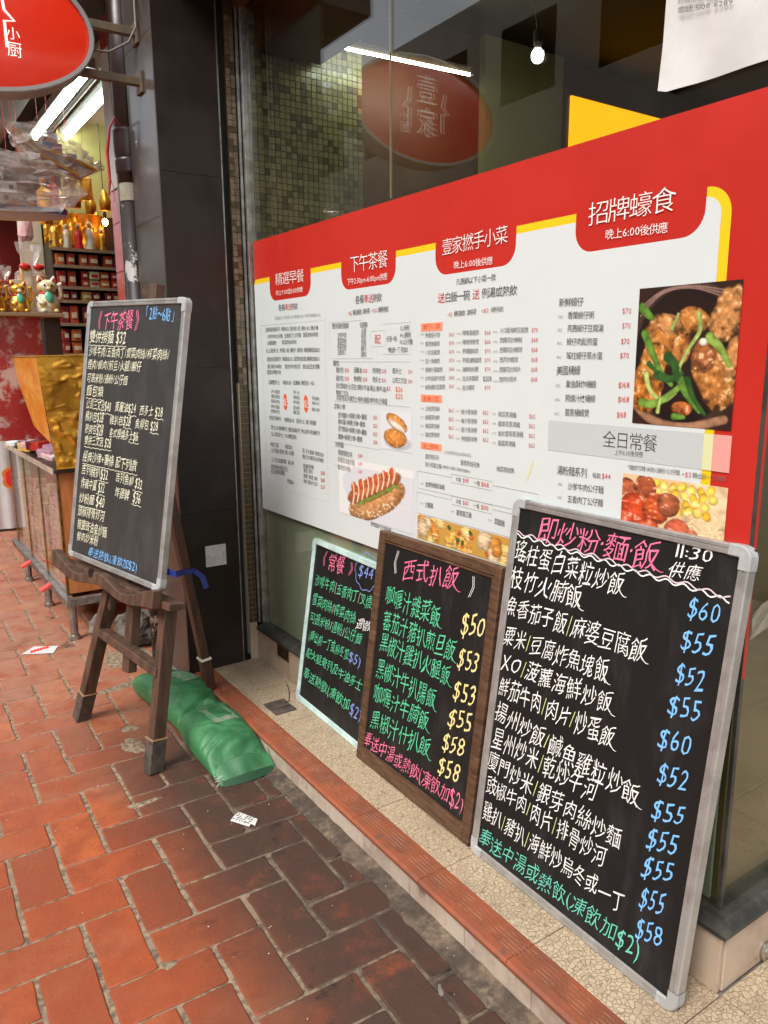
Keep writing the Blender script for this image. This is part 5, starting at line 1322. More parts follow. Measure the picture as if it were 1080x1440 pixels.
def drape(cx, cy, w, h, rot, name, mat, lift=.0015, n=10):
    g = MB(); V = []
    for i in range(n+1):
        for j in range(n+1):
            a, b = (i/n-.5)*w, (j/n-.5)*h; x, y = cx+a*math.cos(rot)-b*math.sin(rot), cy+a*math.sin(rot)+b*math.cos(rot)
            hit = bvh.ray_cast(Vector((x, y, .5)), Vector((0, 0, -1)))[0]; z = hit.z if hit else .02
            V.append((x, y, z+lift))
    g.add(V, [(i*(n+1)+j, (i+1)*(n+1)+j, (i+1)*(n+1)+j+1, i*(n+1)+j+1) for i in range(n) for j in range(n)]); return g.build(name, mat, sb, smooth=True)
drape(.885, 2.33, .092, .125, .12, 'patch', 'bag_patch'); drape(.888, 2.335, .055, .085, .12, 'patch', 'sandbag', .003)
drape(.895, 2.70, .075, .10, .5, 'patch', 'bag_patch')
# folded mouth flap and frayed threads
g = MB(); V = []
for i in range(25):
    s = i/24; x = .782+.187*s; V += [(x, 2.118+.006*math.sin(9*s), .030+.03*math.sin(math.pi*s)+.004*math.sin(14*s)), (x, 2.085-.012*math.sin(math.pi*s), .016+.014*math.sin(math.pi*s)+.003*math.sin(20*s)), (x, 2.070-.014*math.sin(math.pi*s)+.003*math.sin(25*s), .001)]
g.add(V, [(i*3+j, i*3+j+1, (i+1)*3+j+1, (i+1)*3+j) for i in range(24) for j in range(2)]); g.build('mouth_flap', 'sandbag', sb, smooth=True)
g = MB(); V = []
for i in range(25):
    s = i/24; x = .79+.172*s; V += [(x, 2.076-.013*math.sin(math.pi*s), .014+.010*math.sin(math.pi*s)), (x, 2.062-.012*math.sin(math.pi*s), .0012)]
g.add(V, [(i*2, i*2+1, i*2+3, i*2+2) for i in range(24)]); g.build('mouth_shade', 'bag_shade', sb, smooth=True)  # dark green strip painting the shade under the folded mouth
g = MB(); rnd = random.Random(4)
for k in range(26):
    bx, by = (.785+rnd.uniform(0, .02), 2.09+rnd.uniform(-.01, .02)) if k < 16 else (.79+rnd.uniform(0, .01), 2.985+rnd.uniform(0, .02)); z = rnd.uniform(.004, .03)
    g.tube([(bx, by, z), (bx-rnd.uniform(.004, .02), by-rnd.uniform(-.006, .014), max(.001, z-rnd.uniform(0, .012)))], .0009, 4)
g.build('frayed_thread', 'bag_fray', sb, kind='stuff')

# ================= LITTER =================
g = MB(); P = [(.462, 3.61), (.584, 3.544), (.622, 3.625), (.527, 3.68)]
t = thing('leaflet', 'white leaflet with red print lying on the bricks left of the easel', 'leaflet', (.55, 3.6, 0))
g.prism(P, .002, .003, lambda a, b, w: (a, b, w)); g.build('paper', 'litter', t)
g = MB()
for k in range(6):
    x, y = .497+.014*k, 3.602+.004*k; g.add([(x, y, .0036), (x+.011, y-.004, .0036), (x+.02, y+.028, .0036), (x+.009, y+.032, .0036)], [(0, 1, 2, 3)])
g.build('print_mark', 'tag_red', t)
t = thing('sticker_scrap', 'white scrap with black stamps stuck on the dark bricks', 'scrap', (.77, 1.87, 0))
g = MB(); g.prism([(.735, 1.885), (.768, 1.828), (.778, 1.838), (.783, 1.822), (.803, 1.848), (.772, 1.912), (.752, 1.9)], .0022, .003, lambda a, b, w: (a, b, w)); g.build('paper', 'litter', t)
g = MB(); rnd = random.Random(2); e1 = Vector((.036, -.062, 0)).normalized(); e2 = Vector((.062, .036, 0)).normalized()
for i in range(6):
    for j in range(4):
        if rnd.random() < .25: continue
        c = Vector((.747, 1.888, .0036))+e1*(.010*i)+e2*(.0085*j); w, h = rnd.uniform(.0015, .0036), rnd.uniform(.0015, .003)
        g.add([c+e1*w+e2*h, c-e1*w+e2*h, c-e1*w-e2*h, c+e1*w-e2*h], [(0, 1, 2, 3)])
g.build('print_mark', 'ink_k', t)
t = smear(.862, 1.075, .016, .006, .9, 31, z=.0005, mat='cement', name='paper_remnant')
g = MB(); rnd = random.Random(9)
for k in range(110):
    x, y = rnd.uniform(.2, .97), rnd.uniform(.9, 3.6); s = rnd.uniform(.0008, .002)
    if rnd.random() > x: continue
    g.ball((x, y, .0025), s, s*rnd.uniform(.6, 1.6), s*.5, 5, 3)
g.build('grit', 'litter', gnd, kind='stuff')

# ================= HANGING SIGN =================
sg = thing('hanging_sign', 'glowing red oval sign with white characters hanging from the pillar', 'sign', (.388, 2.9, 2.13))
YS = 2.85
def ell(rx, rz, n=48): return [(rx*math.cos(2*math.pi*k/n), rz*math.sin(2*math.pi*k/n)) for k in range(n)]
CX, CZ = .388, 2.345
def sloop(L, y): return [(CX+a, y, CZ+b) for a, b in L]
n = 48; g = MB(); V = []; secs = [(.388, .215, YS+.10), (.392, .219, YS+.095), (.392, .219, YS+.002), (.388, .215, YS-.001), (.376, .203, YS), (.376, .203, YS+.012)]
for rx, rz, y in secs: V += sloop(ell(rx, rz), y)
g.add(V, [(k*n+i, k*n+(i+1) % n, (k+1)*n+(i+1) % n, (k+1)*n+i) for k in range(len(secs)-1) for i in range(n)]+[tuple(range(n))]); g.build('rim', 'sign_rim', sg)
g = MB(); V = []; secs = [(.376, .203, .010), (.33, .17, .0), (.2, .1, -.012), (.02, .01, -.016)]
for rx, rz, dy in secs: V += sloop(ell(rx, rz), YS+.004+dy)
g.add(V, [(k*n+i, k*n+(i+1) % n, (k+1)*n+(i+1) % n, (k+1)*n+i) for k in range(3) for i in range(n)]+[tuple(3*n+i for i in range(n))]); g.build('face', 'sign_red', sg, smooth=True)
FSg = (Vector((0, YS, 0)), Vector((1, 0, 0)), Vector((0, 0, 1)), Vector((0, -1, 0)))
write('lettering', FSg, [('小', .506, 2.304, .544, 2.304, .034, 'w'), ('厨', .504, 2.258, .546, 2.258, .042, 'w'), ('家', .36, 2.29, .46, 2.29, .11, 'w'), ('壹', .36, 2.42, .46, 2.42, .11, 'w')], dict(w='sign_white'), sg, c=.017)
bpy.data.objects.remove(_to)
g = MB()
for P in ([(.50, 2.42), (.505, 2.368), (.532, 2.341), (.503, 2.337), (.504, 2.262)], [(.31, 2.42), (.325, 2.368), (.298, 2.341), (.327, 2.337), (.326, 2.262)]): stroke(g, FSg, P, .0085, c=.0165)
g.build('outline_mark', 'sign_white', sg, kind='stuff')
for z, y in ((2.262, 2.93), (2.425, 2.945)):
    g = MB(); g.bar((.70, y, z), (.945, y, z+.003), .026, .026); g.build('bracket_arm', 'bracket', sg, bevel=.002)
    g = MB(); g.box(.941, .9495, y-.03, y+.03, z-.035, z+.035); p = g.build('bracket_plate', 'bracket', sg, bevel=.001)
g = MB(); g.tube([(.776, 2.93, 2.335), (.84, 2.9, 2.335), (.9, 2.88, 2.37), (.935, 2.9, 2.43), (.945, 2.93, 2.6), (.945, 2.93, 2.9)], .004, 6); g.build('cable', 'cable', sg, smooth=True)

# ================= DRAIN PIPE =================
dp = thing('drain_pipe', 'brown drain pipe with peeling paint beside the tiled pillar', 'pipe', (.965, 3.175, 0))
pc = Vector((.965, 3.175, 0))
g = MB(); g.lathe(pc, [(.043, .0), (.043, 1.97)], 20); g.build('pipe_length', 'pipe_paint', dp, smooth=True)
g = MB(); g.lathe(pc, [(.046, 1.97), (.046, 2.9)], 20); g.build('pipe_length', 'pipe_up', dp, smooth=True)
g = MB(); g.lathe(pc, [(.044, 2.0), (.052, 2.01), (.054, 2.05), (.049, 2.06), (.053, 2.07), (.056, 2.12), (.056, 2.16), (.047, 2.17)], 20); g.build('collar', 'pipe_up', dp, bevel=.001)
g = MB(); V = []
for i in range(11):
    a = math.radians(150+130*i/10); V += [(pc.x+.0446*math.cos(a), pc.y+.0446*math.sin(a), 1.905), (pc.x+.0446*math.cos(a), pc.y+.0446*math.sin(a), 1.99)]
g.add(V, [(2*i, 2*i+2, 2*i+3, 2*i+1) for i in range(10)]); st = g.build('sticker', 'sticker', dp, smooth=True)
g = MB()
for r in range(5):
    for i in range(6):
        if (r*7+i*3) % 5 == 0: continue
        a0 = math.radians(175+14*i); a1 = a0+math.radians(9); z = 1.97-.012*r
        g.add([(pc.x+.0449*math.cos(a0), pc.y+.0449*math.sin(a0), z), (pc.x+.0449*math.cos(a1), pc.y+.0449*math.sin(a1), z), (pc.x+.0449*math.cos(a1), pc.y+.0449*math.sin(a1), z+.004), (pc.x+.0449*math.cos(a0), pc.y+.0449*math.sin(a0), z+.004)], [(0, 1, 2, 3)])
g.build('print_mark', 'ink_e', st)
g = MB(); g.tube([(.93, 3.14, 2.17), (.905, 3.12, 2.19), (.895, 3.16, 2.16), (.89, 3.2, 2.08), (.893, 3.2, 1.98), (.888, 3.21, 1.93)], [.003, .004, .004, .007, .006, .003], 6); g.tube([(.893, 3.2, 2.0), (.90, 3.18, 1.95), (.894, 3.17, 1.90)], .002, 5)
solo(g, 'red_string', 'red_string', 'pink-red plastic string tied round the brown pipe', 'string')
# rubble stones behind the easel
def stone(c, r, seed, mat, label):
    rnd = np.random.RandomState(seed); g = MB(); g.ball((0, 0, 0), 1, 1, 1, 18, 11); k = rnd.randn(6, 3)*2.2; ph = rnd.rand(6)*6
    g.v = [tuple(np.array(c)+np.array(r)*np.array(p)*(1+.09*sum(math.sin(np.dot(k[i], p)*1.7+ph[i]) for i in range(6)))) for p in g.v]
    return solo(g, 'stone', mat, label, 'stone')
stone((.93, 3.42, .085), (.085, .08, .09), 3, 'rock', 'rough grey stone block on the ground behind the easel legs')
stone((.80, 3.62, .05), (.04, .04, .055), 5, 'cement', 'small pale stone under the metal stand')
g = MB(); g.tube([(.86, 3.52, .21), (1.02, 3.5, .215)], .018, 8); solo(g, 'wooden_roller', 'walnut_h', 'short brown wooden stick lying on the grey stone block', 'stick')

# ================= PAPER SHOP NEXT DOOR =================
sh = thing('paper_shop', 'red paper offerings shop front beyond the pillar', 'shop', (1.5, 5, 0))
g = MB(); g.box(1.09, 3.3, 3.62, 3.77, 0, 2.78); g.build('side_wall', 'dark_void', sh)
for k in range(13):
    g = MB(); g.box(1.05, 1.089, 3.622, 3.768, k*.212+.001, (k+1)*.212-.001); g.build('jamb_tile', 'red_tile', sh, bevel=.002)
g = MB(); g.box(1.04, 1.052, 3.603, 3.619, 0, 2.76); g.build('corner_trim', 'steel', sh)
g = MB(); g.box(.72, 3.3, 7.3, 7.4, -.0, 2.78); g.build('back_wall', 'shop_red', sh)
g = MB(); g.box(1.75, 1.85, 3.78, 7.3, 0, 2.78); g.build('side_wall', 'shop_red', sh)
g = MB(); g.box(1.19, 1.74, 5.33, 5.36, 2.2, 2.76); g.build('yellow_panel', 'shop_yellow', sh)
g = MB(); g.box(1.12, 3.3, 3.78, 6.9, 2.755, 2.778); g.build('ceiling', 'shop_cream', sh)
g = MB(); g.box(.6, .86, 5.75, 5.8, 1.32, 2.2); g.build('red_screen', 'shop_red', sh)
g = MB(); g.box(.90, 1.03, 5.25, 5.28, 1.2, 2.15); g.build('cream_screen', 'shop_cream', sh)
g = MB(); g.box(1.03, 1.052, 3.59, 3.60, 2.1, 2.5); 
t = thing('wall_notice', 'small white notice fixed high on the red tiled jamb', 'notice', (1.045, 3.7, 2.05))
g = MB(); g.box(1.044, 1.048, 3.63, 3.76, 2.05, 2.62); g.build('sheet', 'paper_white', t)
# fluorescent battens along the ceiling
for x, lab in ((1.08, 'lit white tube batten under the shop canopy, nearest the street'), (1.24, 'lit white tube batten under the shop canopy, beside the yellow panel')):
    t = thing('tube_batten', lab, 'lamp', (x, 4.9, 2.6))
    g = MB(); g.box(x-.035, x+.035, 4.1, 5.5, 2.675, 2.72); g.build('housing', 'batten_grey', t, bevel=.003)
    g = MB(); g.tube([(x, 4.13, 2.655), (x, 5.47, 2.655)], .014, 10); g.build('tube', 'tube_light', t, smooth=True)
g = MB(); g.tube([(1.16, 4.0, 2.70), (1.16, 5.6, 2.70)], .014, 8); solo(g, 'conduit', 'shelf_dark', 'dark conduit running between the two tube battens', 'conduit')
g = MB(); g.tube([(.62, 3.9, 2.66), (.62, 6.0, 2.66)], .02, 8); solo(g, 'canopy_rail', 'bracket', 'dull metal rail under the canopy left of the lit tubes', 'rail')
g = MB(); g.box(.70, .95, 4.2, 6.4, 2.70, 2.76); solo(g, 'rolled_awning', 'concrete', 'grey rolled awning box under the canopy', 'awning box')
# shelf rack with red packages
rk = thing('shelf_rack', 'dark shelf rack packed with red paper goods at the back of the shop', 'shelf rack', (1.35, 5.1, 0))
LV = [1.955, 1.858, 1.735, 1.655, 1.52, 1.34, 1.16]
for z in LV:
    g = MB(); g.box(1.035, 1.74, 5.0, 5.3, z-.012, z); s = g.build('shelf', 'shelf_dark', rk)
    g = MB(); g.box(1.035, 1.74, 4.992, 4.999, z-.016, z+.002); g.build('shelf_edge', 'shelf_edge', s)
for x in (1.036, 1.19, 1.34, 1.5):
    g = MB(); g.box(x, x+.012, 5.05, 5.29, .02, 2.0); g.build('upright', 'shelf_dark', rk)
g = MB(); g.box(1.03, 1.74, 5.301, 5.31, 0, 2.2); g.build('back_panel', 'shelf_dark', rk)
rnd = random.Random(12); ORD = ['first', 'second', 'third', 'fourth', 'fifth', 'sixth', 'seventh', 'eighth', 'ninth', 'tenth', 'eleventh', 'twelfth', 'thirteenth', 'fourteenth', 'fifteenth']
names = {0: 'crimson', 1: 'red', 2: 'orange', 3: 'dark red', 4: 'cream', 5: 'golden'}
lvn = ['top', 'second', 'third', 'fourth', 'fifth', 'sixth', 'bottom']
protos = {}
for li, z in enumerate(LV[1:]):
    hgt = LV[li]-z-.02; x = 1.053; li += 1; bi = 0
    while x < 1.62:
        if any(abs(x+.03-q) < .018 for q in (1.196, 1.346, 1.506)): x += .02
        w = rnd.choice([.042, .05, .06]); k = rnd.choice([0, 0, 1, 1, 2, 3, 4, 5]) if li in (1, 2, 3) else rnd.choice([0, 1, 1, 2, 2, 3])
        nst = 2 if hgt > .09 and rnd.random() < .6 else 1; hh = min(hgt*.92, .17)/nst
        bi += 1
        for s in range(nst):
            g = MB(); g.box(x, x+w-.004, 5.004+rnd.uniform(0, .02), 5.09, z+.001+s*(hh+.001), z+s*(hh+.001)+hh*.97)
            o = solo(g, 'paper_box', 'pack%d' % k, '%s box, %s from left%s, on the %s shelf of the rack' % (names[k], ORD[bi-1], '' if nst == 1 else (', lower one' if s == 0 else ', upper one'), lvn[li]), 'paper box', 'boxed paper goods on the shelf rack', bevel=.0015)
            g = MB(); g.box(x+.008, x+w-.012, 5.0015, 5.0035, z+s*hh+hh*.3, z+s*hh+hh*.62); g.v = [(a, b, c) for a, b, c in g.v]; lb = g.build('label', 'pack4' if k != 4 else 'pack0', o)
        x += w+rnd.choice([.001, .003, .008])
# statues wrapped on the top shelf and gold foil behind them
def figure(x, y, z, s, mat, label):
    t = thing('figurine', label, 'figurine', (x, y, z), 'figurines on the top shelf')
    g = MB(); g.lathe((x, y, z), [(.034*s, 0), (.036*s, .01*s), (.026*s, .05*s), (.03*s, .085*s), (.022*s, .12*s), (.012*s, .135*s)], 10); g.build('robe', mat, t, smooth=True)
    g = MB(); g.ball((x, y, z+.152*s), .016*s, .016*s, .02*s, 10, 6); g.build('head', 'cat_white', t, smooth=True)
for i, (m_, nm) in enumerate([('gold', 'gold figurine at the left end of the top shelf'), ('cat_white', 'cream figurine second on the top shelf'), ('red_enamel', 'red figurine in the middle of the top shelf'), ('cat_white', 'cream figurine with gold beside the warm lamp'), ('gold', 'gold figurine directly under the warm lamp')]):
    figure(1.065+.068*i, 5.07, 1.956, [1., .85, .9, 1., .8][i], m_, nm)
g = MB(); V = []; nn = 24
for i in range(nn+1):
    for j in range(9): V.append((1.04+.36*i/nn, 5.24+.02*math.sin(i*1.9)*math.cos(j*.9), 1.99+.21*j/8))
g.add(V, [(i*9+j, (i+1)*9+j, (i+1)*9+j+1, i*9+j+1) for i in range(nn) for j in range(8)]); solo(g, 'foil_drape', 'foil', 'crinkled gold foil hanging behind the figurines', 'foil')
t = thing('warm_lamp', 'small glowing amber lamp above the figurines', 'lamp', (1.37, 5.08, 2.13))
g = MB(); g.ball((1.37, 5.08, 2.135), .017, .017, .022); g.build('bulb', 'warm_bulb', t, smooth=True)
g = MB(); g.lathe((1.37, 5.08, 2.155), [(.010, 0), (.012, .03), (.004, .045)], 8); g.tube([(1.37, 5.08, 2.19), (1.37, 5.08, 2.7)], .003, 5); g.build('socket', 'shelf_dark', t)
for i in range(4):
    g = MB(); x = 1.1+.085*i; z = 2.16+.03*(i % 2); g.lathe((x, 5.0, z), [(.03, 0), (.034, .05), (.018, .1), (.006, .12)], 9)
    solo(g, 'wrapped_ornament', 'foil', ['first', 'second', 'third', 'fourth'][i]+' amber foil ornament from the left hanging above the figurines', 'ornament', 'foil ornaments hanging above the figurines', smooth=True)

# ledge with lucky cats
lg = thing('display_ledge', 'thin cream ledge over a red patterned panel carrying lucky cats', 'display ledge', (.6, 4.35, 0))
g = MB(); g.box(.46, .90, 4.2, 4.56, 1.515, 1.533); g.build('shelf', 'shelf_edge', lg, bevel=.002)
g = MB(); g.box(.48, .80, 4.30, 4.32, .9, 1.515); g.build('front_panel', 'print_red', lg)
g = MB(); g.box(.82, .9, 4.32, 4.5, .0, 1.515); g.build('end_post', 'shelf_dark', lg)
def cat(x, y, z, s, fur, label):
    t = thing('lucky_cat', label, 'lucky cat', (x, y, z), 'lucky cats on the ledge')
    g = MB(); g.lathe((x, y, z), [(.05*s, 0), (.058*s, .012*s), (.06*s, .045*s), (.05*s, .08*s), (.036*s, .102*s)], 16, sy=.9); g.build('body', fur, t, smooth=True)
    g = MB(); g.ball((x, y-.004*s, z+.132*s), .048*s, .04*s, .038*s, 14, 8); h = g.build('head', fur, t, smooth=True)
    g = MB(); g.ball((x, y-.046*s, z+.122*s), .014*s, .008*s, .009*s, 8, 5); g.build('muzzle', 'cat_white', h, smooth=True)
    for sx in (-1, 1):
        g = MB(); g.lathe((x+sx*.03*s, y, z+.156*s), [(.018*s, 0), (.014*s, .014*s), (.003*s, .034*s)], 9, axis=(sx*.25, 0, 1)); e = g.build('ear', fur, t, smooth=True)
        g = MB(); g.lathe((x+sx*.031*s, y-.012*s, z+.158*s), [(.010*s, 0), (.007*s, .012*s), (.002*s, .024*s)], 7, axis=(sx*.25, -.1, 1)); g.build('ear_inside', 'red_enamel', e, smooth=True)
        g = MB(); g.ball((x+sx*.017*s, y-.042*s, z+.138*s), .005*s, .003*s, .006*s, 7, 4); g.build('eye', 'dark_void', h)
        g = MB(); g.ball((x+sx*.03*s, y-.04*s, z+.012*s), .017*s, .02*s, .012*s, 8, 5); g.build('foot', fur, t, smooth=True)
    g = MB(); g.lathe((x, y, z+.096*s), [(.038*s, 0), (.041*s, .004*s), (.038*s, .009*s)], 14); g.build('collar', 'red_enamel', t, smooth=True)
    g = MB(); g.lathe((x, y-.046*s, z+.082*s), [(.0, -.002*s), (.021*s, 0), (.019*s, .004*s), (.004*s, .006*s)], 12, axis=(0, -1, .25), sx=1.5); g.build('bib', 'jade', t, smooth=True)
    g = MB(); g.tube([(x+.045*s, y, z+.06*s), (x+.066*s, y-.01*s, z+.09*s), (x+.064*s, y-.012*s, z+.14*s), (x+.058*s, y-.018*s, z+.152*s)], [.016*s, .013*s, .012*s, .014*s], 9); g.build('raised_arm', fur, t, smooth=True)
    g = MB(); g.tube([(x-.048*s, y, z+.075*s), (x-.04*s, y-.045*s, z+.05*s), (x-.02*s, y-.055*s, z+.048*s)], .012*s, 8); g.build('lower_arm', fur, t, smooth=True)
cat(.838, 4.27, 1.5335, .98, 'cat_white', 'white and gold lucky cat with red ears at the right end of the ledge')
cat(.705, 4.27, 1.5335, .84, 'gold', 'shiny gold lucky cat with jade bib beside the white one')
cat(.595, 4.27, 1.5335, .84, 'gold', 'gold lucky cat at the left edge of the picture')
def wrapped(x, y, z, w, h, label, m1='foil_orange'):
    t = thing('wrapped_gift', label, 'wrapped gift', (x, y, z), None)
    g = MB(); g.box(x-w/2, x+w/2, y-.03, y+.03, z, z+h*.55); g.build('box', m1, t, bevel=.004)
    g = MB(); rr = random.Random(int(x*1000)); prof = [(w*.62, 0), (w*.64, h*.3), (w*.56, h*.58), (w*.2, h*.66), (w*.16, h*.7), (w*.42, h*.88), (w*.5, h)]
    V = []; n = 18
    for r_, hh in prof:
        for k in range(n): a = 2*math.pi*k/n; q = r_*(1+rr.uniform(-.12, .12)); V.append((x+q*math.cos(a), y+q*.7*math.sin(a), z+hh+rr.uniform(-.004, .004)))
    g.add(V, [(i*n+k, i*n+(k+1) % n, (i+1)*n+(k+1) % n, (i+1)*n+k) for i in range(len(prof)-1) for k in range(n)]); g.build('cellophane', 'cellophane', t)
    g = MB()
    for sx in (-1, 1): g.ball((x+sx*w*.25, y-w*.3, z+h*.66), w*.22, w*.1, w*.14, 10, 6)
    g.build('bow', 'red_enamel', t, smooth=True)
wrapped(.80, 4.43, 1.5335, .13, .36, 'tall gold gift in cellophane with red bow behind the white cat')
wrapped(.665, 4.43, 1.5335, .09, .24, 'small pale gift in cellophane behind the gold cat', 'pink_paper')

# gold foil paper chest on the cabinet
ch = thing('foil_parcel', 'large crinkled gold foil parcel on top of the wooden cabinet', 'parcel', (.8, 3.9, .81))
def sheet(name, P00, P10, P11, P01, mat, n=44, m=54, amp=.006, seed=0, nrm=(0, -1, 0)):
    f = fbm(m+1, n+1, 3, 3, seed); g = MB(); V = []; P00, P10, P11, P01, N_ = map(Vector, (P00, P10, P11, P01, nrm))
    for j in range(m+1):
        for i in range(n+1):
            a, b = i/n, j/m; p = P00*(1-a)*(1-b)+P10*a*(1-b)+P11*a*b+P01*(1-a)*b; e = min(1, 8*min(a, 1-a, b, 1-b)); V.append(p+N_*float((1-min(1, abs(f[j, i]-.5)*9))*.5+.5*(1-min(1, abs(math.sin(5.3*a+3.1*b+6*f[j, i]))*3.2)))*amp*.45*e)
    g.add(V, [(j*(n+1)+i, j*(n+1)+i+1, (j+1)*(n+1)+i+1, (j+1)*(n+1)+i) for j in range(m) for i in range(n)]); return g.build(name, mat, ch, smooth=True)
c0, c1, c2, c3 = (.705, 3.72, .81), (.93, 3.72, .81), (.93, 4.05, .81), (.705, 4.1, .81)
t0, t1, t2, t3 = (.655, 3.70, 1.318), (.955, 3.70, 1.325), (.955, 4.3, 1.318), (.655, 4.42, 1.318)
M_ = .52
def lp(a, b, s): return tuple(np.array(a)*(1-s)+np.array(b)*s)
sheet('front_sheet', c0, c1, lp(c1, t1, M_), lp(c0, t0, M_), 'foil', seed=1, amp=.034); sheet('front_sheet', lp(c0, t0, M_+.003), lp(c1, t1, M_+.003), t1, t0, 'foil', seed=2, amp=.022)
sheet('side_sheet', (.690, 4.1, .98), (.690, 3.722, .93), t0, t3, 'foil_orange', seed=3, amp=.012, nrm=(-1, 0, 0))
g = MB(); g.add([t0, t1, t2, t3], [(0, 1, 2, 3)]); g.build('top_sheet', 'foil_orange', ch)
g = MB(); g.tube([t3, t0, t1], .004, 5); g.tube([(.7, 3.715, .812), (.93, 3.715, .812)], .003, 5); g.build('binding_edge', 'gold', ch)

# cabinet with glass doors on a steel stand
cb = thing('display_cabinet', 'orange-brown wooden cabinet with brass-edged glass doors on a steel stand', 'cabinet', (.9, 4.3, .2))
g = MB(); g.box(.712, 1.1, 3.74, 3.76, .205, .80); g.build('side_panel', 'cab_wood', cb, bevel=.002)
g = MB(); g.box(.712, 1.1, 5.1, 5.12, .205, .80); g.build('side_panel', 'cab_wood', cb, bevel=.002)
g = MB(); g.box(.712, 1.1, 3.762, 5.098, .205, .225); g.build('bottom', 'cab_wood', cb)
g = MB(); g.box(1.08, 1.1, 3.762, 5.098, .226, .79); g.build('back_panel', 'cab_wood', cb)
for y in (4.2, 4.65):
    g = MB(); g.box(.74, 1.08, y-.006, y+.006, .226, .79); g.build('divider', 'cab_wood', cb)
g = MB(); g.box(.69, 1.1, 3.72, 5.14, .79, .808); g.build('top', 'shelf_dark', cb, bevel=.002)
g = MB(); g.box(.684, .689, 3.72, 5.14, .786, .812); g.build('top_edge', 'fascia_tile', cb)
for y in (3.75, 4.2, 4.65, 5.1):
    g = MB(); g.box(.703, .711, y-.012, y+.012, .205, .786); g.build('brass_strip', 'brass', cb)
for y0, y1 in ((3.763, 4.187), (4.213, 4.637), (4.663, 5.087)):
    g = MB(); g.box(.705, .709, y0, y1, .21, .784); g.build('glass_door', 'glass_clear', cb)
rnd = random.Random(77); nb = 0
for ci, (y0, y1) in enumerate(((3.79, 4.16), (4.24, 4.6), (4.68, 5.05))):
    y = y0; sn = 0
    while y < y1-.05:
        w = rnd.uniform(.06, .085); top = rnd.uniform(.5, .7); z = .226; sn += 1; pn = 0
        while z < top:
            h = rnd.uniform(.04, .075); g = MB(); g.box(.722+rnd.uniform(0, .01), .80, y+.003, y+w-.003, z, z+h-.002)
            mk = rnd.choice(['pack4', 'pack5', 'pack4', 'pink_paper']); pn += 1; solo(g, 'joss_pack', mk, '%s joss paper packet, %s up in stack %s of the %s cabinet compartment' % ({'pack4': 'cream', 'pack5': 'golden', 'pink_paper': 'pink'}[mk], ORD[pn-1], ['one', 'two', 'three', 'four', 'five', 'six', 'seven'][sn-1], ['nearest', 'middle', 'farthest'][ci]), 'paper packet', 'paper packets stacked in the cabinet', bevel=.003); z += h
        y += w
st_ = thing('steel_stand', 'low steel stand with stubby legs carrying the wooden cabinet', 'stand', (.9, 4.4, 0))
for x in (.70, 1.08):
    g = MB(); g.box(x-.02, x+.02, 3.66, 5.2, .165, .203); g.build('rail', 'steel', st_, bevel=.002)
for y in (3.66, 5.16):
    g = MB(); g.box(.721, 1.059, y, y+.04, .165, .2); g.build('rail', 'steel', st_, bevel=.002)
for x in (.71, 1.07):
    for y in (3.685, 4.285, 4.868):
        g = MB(); g.lathe((x, y, 0), [(.024, 0), (.024, .02), (.018, .022), (.018, .165)], 10); g.build('leg', 'steel', st_)
g = MB()
for k in range(34): g.box(.676, .6795, 3.70+.043*k, 3.725+.043*k, .17, .196)
g.build('perforations', 'chrome', st_, kind='stuff')
for y, lab in ((3.98, 'red plastic tag hanging from the near end of the steel stand'), (4.52, 'red plastic tag hanging from the middle of the steel stand')):
    g = MB(); g.prism([(.674, .204), (.625, .178), (.63, .170), (.676, .194)], y-.01, y+.04, lambda a, b, w: (a, w, b)); solo(g, 'red_tag', 'tag_red', lab, 'tag')
# packets heaped on the cabinet
rnd = random.Random(5)
for k in range(9):
    y = 4.15+.1*k; x = .73+rnd.uniform(-.02, .06); z = .81+(.035 if k % 2 else 0)
    g = MB(); g.obox((x+.06, y, z+.02), (.085, .02, .01), (-.015, .06, rnd.uniform(-.006, .01)), (0, 0, .014))
    solo(g, 'paper_packet', ['pink_paper', 'lilac', 'paper_white'][k % 3], ['pink', 'lilac', 'white'][k % 3]+' plastic-wrapped paper packet heaped on the cabinet, '+ORD[k]+' from the near end', 'paper packet', 'paper packets heaped on the cabinet', bevel=.005)
# table under a white cloth beyond
tb = thing('cloth_table', 'table under a long white cloth beyond the wooden cabinet', 'table', (.7, 6.5, 0))
g = MB(); V = []; n = 60
for j in range(9):
    z = 1.2-j*.1475
    for i in range(n+1):
        s = i/n; w = .012*math.sin(s*70)+.008*math.sin(s*31)
        if s < .5: p = (.46+.46*0+w*(j/8), 7.2-1.5*s, z)
        else: p = (.46+(s-.5)*1.4, 6.45+w*(j/8), z)
        V.append(p)
g.add(V, [(j*(n+1)+i, j*(n+1)+i+1, (j+1)*(n+1)+i+1, (j+1)*(n+1)+i) for j in range(8) for i in range(n)]); g.build('cloth', 'cloth', tb, smooth=True)
g = MB(); g.box(.46, 1.16, 6.46, 7.2, 1.19, 1.205); g.build('table_top', 'cloth', tb)
g = MB(); g.lathe((.84, 6.52, 0), [(.02, 0), (.02, .05)], 8); g.build('leg', 'steel', tb)
